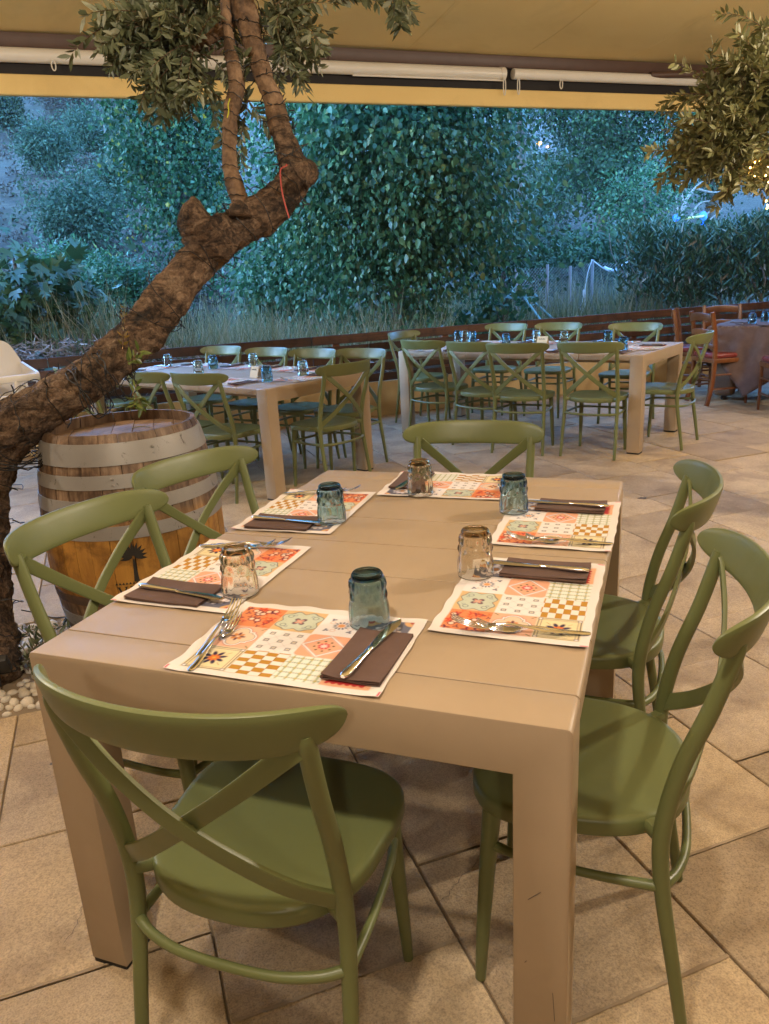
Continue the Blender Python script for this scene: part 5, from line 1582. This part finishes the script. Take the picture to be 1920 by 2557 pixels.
# tablecloth: square sheet laid askew, its corners hanging low
n_ = 46
X, Y = np.meshgrid(np.linspace(-.85, .85, n_), np.linspace(-.85, .85, n_), indexing='ij')
ca, sa = math.cos(R(38)), math.sin(R(38))
XX = X * ca - Y * sa; YY = X * sa + Y * ca
ox_, oy_ = np.clip(np.abs(XX) - .578, 0, None), np.clip(np.abs(YY) - .478, 0, None)
ov = np.hypot(ox_, oy_)
ZZ = .7545 - ov * .93
XC = np.sign(XX) * (np.minimum(np.abs(XX), .578) + ox_ * .22); YC = np.sign(YY) * (np.minimum(np.abs(YY), .478) + oy_ * .22)
wv_ = .018 * np.sin(np.arctan2(YY, XX) * 22) * np.clip(ov / .2, 0, 1)
V = np.stack([(XC + wv_ * np.sign(XX) * (ox_ > 0)).ravel(), (YC + wv_ * np.sign(YY) * (oy_ > 0)).ravel(), ZZ.ravel()], 1)
i, j = np.meshgrid(np.arange(n_ - 1), np.arange(n_ - 1), indexing='ij')
F = np.stack([i * n_ + j, (i + 1) * n_ + j, (i + 1) * n_ + j + 1, i * n_ + j + 1], -1).reshape(-1, 4)
tc = link('tablecloth', fast_mesh('tablecloth', V, F, M['brown_cloth'], True), None, (2.22, 7.72, 0), (0, 0, R(-20)))
tag(tc, 'dark brown cloth laid askew over the table at the right edge', 'tablecloth')
sm = tc.modifiers.new('thick', 'SOLIDIFY'); sm.thickness = .002; sm.offset = 1
for i, (x, y, lab) in enumerate([(1.93, 7.62, 'left one of the pair at the edge'), (2.07, 7.85, 'farther one of the pair'), (2.16, 7.50, 'cut by the right edge of the picture')]):
    tag(link('drinking_glass', GL['blue'], None, (x, y, .7575), (0, 0, i)), 'blue upturned tumbler on the brown tablecloth, ' + lab, 'glass', 'upturned tumblers')
for i, (x, y, a, lab) in enumerate([(1.84, 7.78, 35, 'farther left'), (1.86, 7.52, 20, 'nearer left'), (2.02, 7.36, 10, 'near the chair at the right edge')]):
    o = link('napkin', NAP, None, (x, y, .7575), (0, 0, R(a))); tag(o, 'folded napkin on the brown tablecloth, ' + lab, 'napkin', 'brown napkins')

# ------------------------------------------------------------------ warm lamps under the awning (out of the picture, behind and beside the camera)
WARM = (1.0, 0.87, 0.71)
t = NT('lamp_glow'); t.color((1, .85, .6)); t.set(**{'Emission_Color': (1, .72, .42, 1), 'Emission_Strength': 1.2}); M['glow'] = t.m
def ceiling_lamp(x, y, z, watt, label, rad=.09):
    e = empty('ceiling_lamp', (x, y, z), 0, label, 'lamp', 'warm lamps under the awning')
    v, f = lathe([(.015, .16), (.03, .15), (.13, .06), (.17, .02), (.165, .018), (.12, .055), (.02, .14)], 28); MB().add(v, f).build('shade', M['brown_metal'], e)
    v, f = lathe([(.0005, .0), (.03, .004), (.045, .03), (.04, .06), (.018, .10), (.018, .13)], 20); MB().add(v, f).build('bulb', M['glow'], e)
    v, f = tube([(0, 0, .15), (0, 0, .55)], .006, 6, 2, False); MB().add(v, f).build('rod', M['brown_metal'], e)
    d = bpy.data.lights.new('lamp_light', 'POINT'); d.energy = watt; d.color = WARM; d.shadow_soft_size = rad
    o = bpy.data.objects.new('lamp_light', d); COL.objects.link(o); o.parent = e; o.location = (0, 0, -.11)
ceiling_lamp(0.62, -0.85, 2.95, 5.0, 'warm dish lamp hanging above and behind the photographer')
ceiling_lamp(3.3, 2.4, 2.95, 9.0, 'warm dish lamp hanging right of the front table')
ceiling_lamp(4.2, 5.2, 2.95, 7.2, 'warm dish lamp hanging over the brown-clothed table side')
ceiling_lamp(-3.3, 0.6, 2.95, 6.0, 'warm dish lamp hanging left of the olive tree')
ceiling_lamp(1.9, -3.2, 3.0, 3.6, 'added warm fill lamp hanging well behind the photographer')  # extra unseen lamp, added as weak fill to soften and brighten camera-facing surfaces

# ------------------------------------------------------------------ vegetation and things beyond the fence
tree('poplar_tree', 'broad leafy poplar with large glossy leaves just behind the fence, centre', 'tree', -2.2, 8.75, 5.5, (0, 0, 2.8), (1.78, 1.2, 2.6), 680, 100, .070, .66, 'ovate', 'leaf_poplar', .075, droop=1.0, clump_r=.19, shell=.3, flat=.15, seed=21, vertical=.6, limbs=12)
tree('aspen_tree', 'tall small-leaved poplar flecked with yellow leaves, left of centre', 'tree', -7.4, 12.1, 8.0, (0.1, 0, 4.1), (1.22, 1.2, 4.0), 330, 120, .072, .85, 'diamond', 'leaf_aspen', .09, droop=.5, clump_r=.24, shell=.25, flat=.2, seed=22, vertical=.4, limbs=12)
tree('dark_poplar', 'tall dark poplar right of centre with bare stems showing', 'tree', -0.75, 23.6, 10.5, (0, 0, 5.2), (1.85, 1.7, 5.0), 440, 130, .085, .85, 'diamond', 'leaf_dark', .13, droop=.4, clump_r=.33, shell=.35, flat=.2, taper=.18, seed=23, limbs=14)
tree('dark_poplar', 'dark poplar at the right, mostly behind the lit olive crown', 'tree', 2.2, 24.6, 9.0, (0, 0, 4.4), (1.7, 1.6, 4.2), 220, 90, .09, .85, 'diamond', 'leaf_dark', .12, droop=.4, clump_r=.33, shell=.35, flat=.2, seed=24, limbs=10)
tree('pine_tree', 'dusky pine standing behind the central poplar, left gap', 'tree', -6.2, 21.5, 11.0, (0, 0, 5.8), (2.2, 2.0, 4.6), 170, 70, .22, .10, 'blade', 'leaf_pine', .14, droop=.2, clump_r=.42, shell=.3, seed=25, limbs=12)
tree('pine_tree', 'dusky pine standing behind the central poplar, right gap', 'tree', -4.2, 30.0, 14.0, (0, 0, 7.6), (2.7, 2.5, 5.6), 190, 70, .28, .10, 'blade', 'leaf_pine', .16, droop=.2, clump_r=.5, shell=.3, seed=26, limbs=12)
tree('dark_shrub', 'dark leafy shrub at the right foot of the central poplar', 'shrub', -1.55, 12.6, 2.4, (0, 0, 1.15), (1.0, .8, 1.15), 80, 60, .085, .6, 'ovate', 'leaf_dark', .04, droop=.3, clump_r=.2, shell=.3, seed=27, limbs=6)
tree('green_shrub', 'bright green shrub right of the tall dark poplar', 'shrub', .55, 18.6, 2.6, (0, 0, 1.4), (.95, .8, 1.3), 70, 60, .09, .5, 'ovate', 'leaf_poplar', .04, droop=.2, clump_r=.22, shell=.3, seed=28, limbs=6)
tree('fig_tree', 'fig tree with dark lobed leaves at the left behind the fence', 'tree', -5.3, 5.55, 1.5, (-.05, .1, .62), (.62, .7, .5), 40, 18, .15, .85, 'fig', 'leaf_fig', .04, droop=.6, clump_r=.2, shell=.35, flat=.7, seed=29, limbs=8)
tree('fig_tree', 'fig branch with lobed leaves higher up at the far left edge', 'tree', -6.3, 5.9, 2.3, (-.15, .0, 1.3), (.34, .4, .5), 14, 14, .15, .85, 'fig', 'leaf_fig', .04, droop=.6, clump_r=.18, shell=.35, flat=.7, seed=30, limbs=5)
tree('young_mulberry', 'small leafy sapling in front of the wire fence', 'sapling', -1.0, 9.75, .9, (0, 0, .45), (.5, .35, .4), 16, 22, .12, .75, 'ovate', 'leaf_poplar', .015, droop=.5, clump_r=.13, shell=.3, seed=31, limbs=5)
tree('poplar_sucker', 'low poplar growth filling the gap left of the central poplar', 'shrub', -4.4, 9.9, 2.2, (0, 0, 1.2), (1.0, .8, 1.1), 120, 60, .085, .66, 'ovate', 'leaf_poplar', .04, droop=.7, clump_r=.2, shell=.3, seed=33, vertical=.4, limbs=6)
LEFT = [ # bearing in degrees, distance, half width, height, material, label
 (-42.77, 50, 1.75, 3.6, 'leaf_olive_far', 'large dark green olive tree high on the left hillside', 'olive_tree', .13),
 (-45.04, 44, 1.2, 2.2, 'leaf_olive_far', 'olive tree at the left edge of the hillside', 'olive_tree', .12),
 (-43.5, 37, .85, 2.0, 'leaf_olive_far', 'small round olive with a visible stem on the bare slope', 'olive_tree', .10),
 (-39.53, 38, 1.5, 2.7, 'leaf_bare', 'dry purplish thorn bush on the hillside', 'thorn_bush', .16),
 (-41.29, 27, 1.0, 1.7, 'leaf_silver', 'silvery round bush half way up the slope', 'silver_bush', .085),
 (-40.17, 53, 1.5, 2.6, 'leaf_olive_far', 'olive tree behind the thorn bush near the ridge', 'olive_tree', .13),
 (-40.04, 19, 1.2, 1.6, 'leaf_silver', 'broad silver-green bush low on the slope', 'silver_bush', .075),
 (-38.25, 30, 1.3, 1.9, 'leaf_silver', 'silvery bush half hidden by the aspen edge', 'silver_bush', .08),
 (-37.34, 23, .8, 1.5, 'leaf_silver', 'silver-green bush beside the yellow-flecked poplar', 'silver_bush', .07),
 (-41.67, 14.5, .75, 1.3, 'leaf_poplar', 'leafy green shrub behind the fig at left', 'green_shrub', .07),
 (-38.64, 13.2, .75, 1.35, 'leaf_poplar', 'leafy green shrub below the silver bush', 'green_shrub', .07),
 (-35.37, 11.5, .35, .8, 'leaf_dark', 'low dark shrub beside the leaning trunk', 'dark_shrub', .06),
 (-44.8, 60, 2.0, 3.0, 'leaf_olive_far', 'olive on the ridge at the far left', 'olive_tree', .15),
 (-38.25, 60, 2.5, 3.6, 'leaf_olive_far', 'wide olive on the ridge left of the aspen', 'olive_tree', .15),
]
def bearing(deg): return Vector((math.sin(R(deg)), math.cos(R(deg)), 0))
for i, (brg, dist, hw_, hh, mt, lab, nm, ll) in enumerate(LEFT):
    h = bearing(brg); x, y = CX0 + h.x * dist, CY0 + h.y * dist
    kind = 'diamond' if mt != 'leaf_bare' else 'blade'
    tree(nm, lab, 'tree' if 'olive' in nm else 'bush', x, y, hh, (0, 0, hh * .52), (hw_ * .78, hw_ * .72, hh * .38), 110, 90, ll * 1.25, .42 if mt != 'leaf_bare' else .12, kind, mt, hh * .022, droop=.1, clump_r=hw_ * .19, shell=.35, seed=60 + i, limbs=6, group='trees and bushes on the left hillside')
# more low scrub up the gap right of centre and on the ridges, too small to tell apart
g = np.random.default_rng(77)
def scrub(name, spots, mat, label, cat, ll):
    PP, LL = [], []
    for (x, y, r_) in spots:
        z = gz(x, y); k = 260 if r_ > .4 else 70
        q = unit(g.normal(size=(k, 3))) * (g.random((k, 1)) ** .4) * np.array([r_, r_, r_ * .8])
        PP.append(q + np.array([x, y, z + r_ * .55])); LL.append(np.full(k, ll * r_))
    P = np.concatenate(PP); L = np.concatenate(LL) * g.uniform(.6, 1.3, len(P))
    V, F = leaf_arrays(P, unit(g.normal(size=P.shape)), unit(g.normal(size=P.shape)), L, L * .6, 'diamond')
    o = link(name, fast_mesh(name, V, F, mat), None); tag(o, label, cat, kind='stuff')
sp = []
for _ in range(120):
    brg = g.uniform(-14.35, -6.5); d = g.uniform(26, 150); h = bearing(brg)
    if -9.26 < brg < -7.05: d = g.uniform(26, 60)
    sp.append((CX0 + h.x * d, CY0 + h.y * d, g.uniform(.35, .7) * (1 + d / 60)))
for _ in range(70):
    brg = g.uniform(-47.11, -34.7); d = g.uniform(42, 68); h = bearing(brg); sp.append((CX0 + h.x * d, CY0 + h.y * d, g.uniform(.3, .8)))
sp2, sp3 = [], []
for _ in range(420):
    brg = g.uniform(-52, -30); d = 13 + 34 * g.random() ** 1.4; h = bearing(brg); (sp2 if g.random() < .55 else sp3).append((CX0 + h.x * d, CY0 + h.y * d, g.uniform(.10, .26) * (1 + d / 50)))
scrub('dry_tussocks', sp2, M['leaf_bare'], 'dry tussocks dotted over the left hillside', 'scrub', .32)
scrub('green_tussocks', sp3, M['leaf_olive_far'], 'small green tussocks dotted over the left hillside', 'scrub', .3)
scrub('hillside_scrub', sp, M['leaf_olive_far'], 'low scrub scattered over the hillsides', 'scrub', .17)
sp = []
for _ in range(90):
    brg = g.uniform(-7.6, 5.75); d = g.uniform(16, 20); h = bearing(brg); sp.append((CX0 + h.x * d, CY0 + h.y * d, g.uniform(.5, .9)))
for _ in range(60):
    brg = g.uniform(-10.1, -1.7); d = g.uniform(16, 22); h = bearing(brg); sp.append((CX0 + h.x * d, CY0 + h.y * d, g.uniform(.3, .55)))
scrub('undergrowth', sp, M['leaf_dark'], 'dark undergrowth below the tall poplars', 'undergrowth', .16)
# grass behind the fence
def grass(name, n, ulo, uhi, vlo, vhi, hlo, hhi, mat, label, lean=.35, w=.007, dens=None):
    u = g.uniform(ulo, uhi, n * 2); v = vlo + (vhi - vlo) * g.random(n * 2) ** 1.3
    k = np.array([noise.noise((a * .9, b * .9, 3)) for a, b in zip(u, v)]) > -.15 + .4 * (g.random(n * 2) - .5)
    u, v = u[k][:n], v[k][:n]
    x = u * CU - v * SU; y = u * SU + v * CU
    P = np.stack([x, y, ground_z(x, y) - .02], 1)
    D = unit(np.stack([g.normal(0, lean, len(x)), g.normal(0, lean, len(x)), np.ones(len(x))], 1))
    N_ = unit(g.normal(size=P.shape))
    L = g.uniform(hlo, hhi, len(x)) * (.6 + .8 * g.random(len(x)))
    V, F = leaf_arrays(P, D, N_, L, np.full(len(x), w) * (1 + v / 12), 'blade')
    o = link(name, fast_mesh(name, V, F, mat), None); tag(o, label, 'grass', kind='stuff')
grass('tall_dry_grass', 7000, -2.6, 4.2, 7.0, 11, .4, .8, M['grass_dry'], 'tall dry grass growing behind the fence')
grass('green_grass', 6500, -2.5, 9, 6.6, 13, .2, .5, M['grass_green'], 'green grass and weeds behind the fence')
grass('dry_reeds', 2600, 5.5, 10.5, 8.6, 11.5, .3, .7, M['grass_dry'], 'dry reeds along the wire fence', .2, .008)
# pale dry brush heaped against the fence at the left
n_ = 9000
u = g.uniform(-1.9, 3.2, n_); v = 6.35 + g.random(n_) * 1.6
x = u * CU - v * SU; y = u * SU + v * CU
P = np.stack([x, y, ground_z(x, y) + g.random(n_) * .16 * np.clip(1.4 - u * .25, .3, 1.2)], 1)
D = unit(g.normal(size=(n_, 3)) * np.array([1, 1, .5])); L = g.uniform(.05, .16, n_)
V, F = leaf_arrays(P, D, unit(g.normal(size=P.shape)), L, L * .09 + .004, 'diamond')
tag(link('dry_brush', fast_mesh('dry_brush', V, F, M['brush']), None), 'pale dry brush heaped behind the fence at the left', 'brush', kind='stuff')

# oleander hedge at the right
he = empty('oleander_hedge', (0, 0, 0), 0, 'clipped oleander hedge with a few pink flowers at the right', 'hedge')
pts = []
for k in range(26):
    brg = -1.96 + k * 0.607; d = 13.4 + .25 * math.sin(k)
    h = bearing(brg); pts.append((CX0 + h.x * d, CY0 + h.y * d))
base = np.array([pts[8][0], pts[8][1], gz(*pts[8])]); he.location = base
PP = []
gg = np.random.default_rng(91)
for (x, y) in pts:
    z0 = gz(x, y); k = 520
    q = gg.uniform(-1, 1, (k, 3)); q[:, 2] = gg.random(k) ** .7
    PP.append(np.stack([x + q[:, 0] * .32, y + q[:, 1] * .55, z0 + .12 + q[:, 2] * (1.2 + .1 * math.sin(x * 3))], 1))
P = np.concatenate(PP)
up_ = np.stack([gg.normal(0, .6, len(P)), gg.normal(0, .6, len(P)) - .25, np.ones(len(P)) * .75], 1)
L = gg.uniform(.11, .2, len(P))
V, F = leaf_arrays(P - base, unit(up_), unit(gg.normal(size=P.shape) + np.array([0, -.6, .6])), L, L * .17, 'lance')
tag(link('foliage', fast_mesh('foliage', V, F, M['leaf_oleander']), he), kind='stuff')
for k in range(0, 26, 3):
    x, y = pts[k]; z0 = gz(x, y)
    for s in range(3): limb(he, np.array([x + .1 * s, y, z0]) - base, np.array([x + gg.normal(0, .25), y + gg.normal(0, .2), z0 + 1.3]) - base, .018, .006, M['bark_dead'], .1, 'stem', k + s)
pk = plain('pink_petal', (.55, .08, .25), None, .6)
for q in [P3(1.479, 13.583, 1.372), P3(1.762, 13.802, 1.714), P3(2.231, 13.775, 1.102)]:
    v, f = leaf_arrays(np.zeros((5, 3)), unit(np.array([(math.cos(a), .2, math.sin(a)) for a in np.linspace(0, 5, 5)])), np.tile(np.array([[0, -1., .2]]), (5, 1)), np.full(5, .035), np.full(5, .03), 'ovate')
    link('flower', fast_mesh('flower', v, f, pk), he, q - base)

# wire mesh fence with posts, braces and a white-taped rope
M['galv'] = plain('galvanised_post', (0.33, 0.33, 0.34), None, .5)
M['green_metal'] = plain('green_painted_steel', (0.16, 0.30, 0.27), None, .5)
M['white_tape'] = plain('white_foam', (0.7, 0.7, 0.68), None, .6)
posts = []
posts = [P3(-1.135, 11.510, 1.439), P3(-0.749, 12.222, 1.464), P3(-0.443, 12.769, 1.421), P3(-0.128, 13.362, 1.508), P3(0.388, 14.091, 1.440), P3(1.055, 14.897, 1.432)]
wf = empty('wire_fence', (posts[0][0], posts[0][1], gz(posts[0][0], posts[0][1])), 0, 'rusty wire-mesh fence on thin metal posts in the undergrowth', 'fence')
ob = np.array(wf.location)
for T_ in posts:
    v, f = tube([(T_[0], T_[1], gz(T_[0], T_[1]) - .1), tuple(T_)], .025, 8, 2, False); MB().add(v - ob, f).build('post', M['galv'], wf)
T0 = posts[0]
for B_ in (P3(-0.481, 11.153, 0.632), P3(-0.637, 10.770, 0.663)):
    v, f = tube([tuple(T0 - np.array([0, 0, .28])), tuple(B_)], .018, 8, 2, False); MB().add(v - ob, f).build('brace', M['green_metal'], wf)
wm = MB()
for a, b in zip(posts[:-1], posts[1:]):
    La = np.linalg.norm((b - a)[:2]); za, zb = gz(a[0], a[1]) + .05, gz(b[0], b[1]) + .05
    n_ = int(La / .075)
    for k in range(-14, n_):
        for sg in (0, 1):
            # diagonal wires of the mesh
            q0, q1 = k / n_, (k + 14) / n_
            s0, s1 = max(0, q0), min(1, q1)
            if s1 <= s0: continue
            def pt(s):
                f_ = (s - q0) / (q1 - q0); f_ = 1 - f_ if sg else f_
                B2 = a + (b - a) * s; zlo = za + (zb - za) * s; zt = B2[2] - .04
                return (B2[0], B2[1], zlo + (zt - zlo) * f_)
            v, f = tube([pt(s0), pt(s1)], .0028, 3, 2, False); wm.add(v - ob, f)
tag(wm.build('wire_mesh', M['galv'], wf, smooth=False), kind='stuff')
rope = [posts[3] + np.array([-.02, -.03, 0]), P3(0.071, 13.491, 1.337), P3(0.198, 13.639, 1.302), posts[4] + np.array([0, -.03, -.02]), P3(0.646, 14.103, 1.522)]
e = empty('taped_rope', tuple(posts[3]), 0, 'pale rope with white foam sleeves slung between the wire-fence posts', 'rope')
pb = posts[3]
v, f = tube([tuple(p - pb) for p in rope], .011, 6, 6); MB().add(v, f).build('rope', M['white_tape'], e)
v, f = tube([tuple(q - pb) for q in [P3(0.052, 13.549, 1.364), P3(0.120, 13.563, 1.327), P3(0.181, 13.580, 1.310)]], .03, 8, 3); MB().add(v, f).build('sleeve', M['white_tape'], e)
v, f = tube([tuple(q - pb) for q in [P3(0.198, 13.639, 1.302), P3(0.265, 13.665, 1.305), P3(0.330, 13.697, 1.328)]], .03, 8, 3); MB().add(v, f).build('sleeve', M['white_tape'], e)
v, f = tube([tuple(q - pb) for q in [P3(-0.112, 13.028, 1.493), P3(-0.166, 12.944, 1.301), P3(-0.196, 12.843, 1.029)]], .007, 6, 4); MB().add(v, f).build('rope', M['white_tape'], e)
v, f = tube([tuple(q - pb) for q in [P3(-0.197, 12.784, 1.018), P3(-0.199, 12.717, 0.817), P3(-0.247, 12.603, 0.528)]], .034, 8, 4); MB().add(v, f).build('sleeve', M['white_tape'], e)

# playground bar with blue discs behind the hedge
M['blue_paint'] = plain('blue_paint', (0.02, 0.22, 0.72), None, .4)
M['yellow_paint'] = plain('yellow_paint', (0.65, 0.5, 0.12), None, .5)
A_, B_ = P3(1.254, 18.388, 2.304), P3(1.877, 20.451, 2.432)
pg = empty('playground_bar', (A_[0], A_[1], gz(A_[0], A_[1])), 0, 'playground bar with two blue discs showing above the hedge', 'playground')
pb = np.array(pg.location)
ax = unit(B_ - A_)
v, f = tube([tuple(A_ - pb), tuple(B_ - pb)], .03, 8, 2, False); MB().add(v, f).build('cross_bar', M['yellow_paint'], pg)
for C_ in (A_, B_):
    n_ = unit(np.array([ax[0] * .4 + .1, ax[1] * .4 - .6, .05]))
    v, f = tube([tuple(C_ - pb - n_ * .02), tuple(C_ - pb + n_ * .02)], .12, 24, 2, False); MB().add(v * 1.0, f).build('disc', M['blue_paint'], pg)
    v, f = tube([(C_[0] - pb[0], C_[1] - pb[1], gz(C_[0], C_[1]) - pb[2] - .1), tuple(C_ - pb)], .06, 8, 2, False); MB().add(v, f).build('post', M['blue_paint'], pg)
# bleached dead branches right of the dark poplar
db = empty('dead_tree', tuple(P3(1.381, 21.233, 2.315)), 0, 'bleached bare branches of a dead tree left of the olive crown', 'tree')
pb = np.array(db.location); 
for i, pl in enumerate([[P3(1.402, 21.110, 1.921), P3(1.408, 21.372, 2.707), P3(1.673, 21.628, 3.184), P3(1.952, 21.808, 3.414)], [P3(1.560, 21.762, 3.040), P3(1.221, 21.795, 3.526), P3(0.967, 21.754, 3.689)], [P3(1.484, 21.855, 2.730), P3(1.338, 21.968, 3.240), P3(1.271, 22.226, 4.097)], [P3(1.691, 22.324, 3.239), P3(2.097, 22.435, 3.115), P3(2.447, 22.566, 3.116)], [P3(1.545, 22.198, 2.345), P3(1.820, 22.464, 2.841), P3(2.270, 22.658, 2.919)], [P3(1.611, 22.380, 2.144), P3(2.094, 22.722, 2.634), P3(2.387, 22.911, 2.876)], [P3(1.398, 22.599, 2.373), P3(1.267, 22.724, 2.902), P3(1.229, 22.814, 3.217)], [P3(1.729, 22.856, 2.100), P3(2.027, 23.049, 2.347), P3(2.473, 23.347, 2.744)]]):
    v, f = tube([tuple(q - pb) for q in pl], [.07 if i == 0 else .035, .012], 6, 5); MB().add(v, f).build('branch', M['bark_dead'], db)
v, f = tube([(0, 0, 0), (0, 0, gz(pb[0], pb[1]) - pb[2] - .2)], [.08, .1], 6, 2, False); MB().add(v, f).build('trunk', M['bark_dead'], db)
# dry slender stalk on the left slope
st_ = [P3(-15.512, 20.804, 4.927), P3(-15.798, 20.981, 5.790), P3(-15.981, 21.156, 6.526), P3(-16.069, 21.224, 6.834)]
v, f = tube([tuple(p - st_[0]) for p in st_], [.03, .012], 5, 4)
o = MB().add(v, f).build('dead_sapling', M['bark_grey'], None, tuple(st_[0])); tag(o, 'thin bare sapling leaning on the left hillside', 'sapling')
# far road with two street lamps
t = NT('street_glow'); t.color((1, .5, .2)); t.set(**{'Emission_Color': (1, .33, .07, 1), 'Emission_Strength': 1.35}); M['street'] = t.m; t.m.cycles.emission_sampling = 'NONE'
for C_, r_, lab in [(P3(-23.955, 165.175, 25.333), .55, 'bright orange street lamp on the far hillside'), (P3(-23.597, 174.402, 25.799), .35, 'smaller orange street lamp right of the brighter one on the far hillside')]:
    z0 = gz(C_[0], C_[1])
    e = empty('street_lamp', (C_[0], C_[1], min(z0, C_[2] - 4)), 0, lab, 'street lamp', 'far street lamps')
    pb = np.array(e.location)
    v, f = tube([(0, 0, 0), (0, 0, C_[2] - pb[2])], .09, 6, 2, False); MB().add(v, f).build('post', M['galv'], e)
    v, f = lathe([(.001, -r_ * .5), (r_ * .8, -r_ * .3), (r_, 0), (r_ * .6, r_ * .4), (.001, r_ * .5)], 12); MB().add(v, f).build('lamp_head', M['street'], e, (0, 0, C_[2] - pb[2]))

# ------------------------------------------------------------------ evening air
t = NT('evening_haze')
t.t.nodes.remove(t.b)
pv = t.n('ShaderNodeVolumePrincipled'); pv.inputs['Color'].default_value = (0.85, 0.92, 1.0, 1); pv.inputs['Density'].default_value = 0.0005
t.l(pv.outputs[0], t.out.inputs[1])
hz = MB().add(*rbox(924, 924, 101.5)).build('haze', t.m, None, (CX0, CY0, -1.5), smooth=False)
tag(hz, 'thin blue evening haze over the valley', 'haze', kind='stuff')
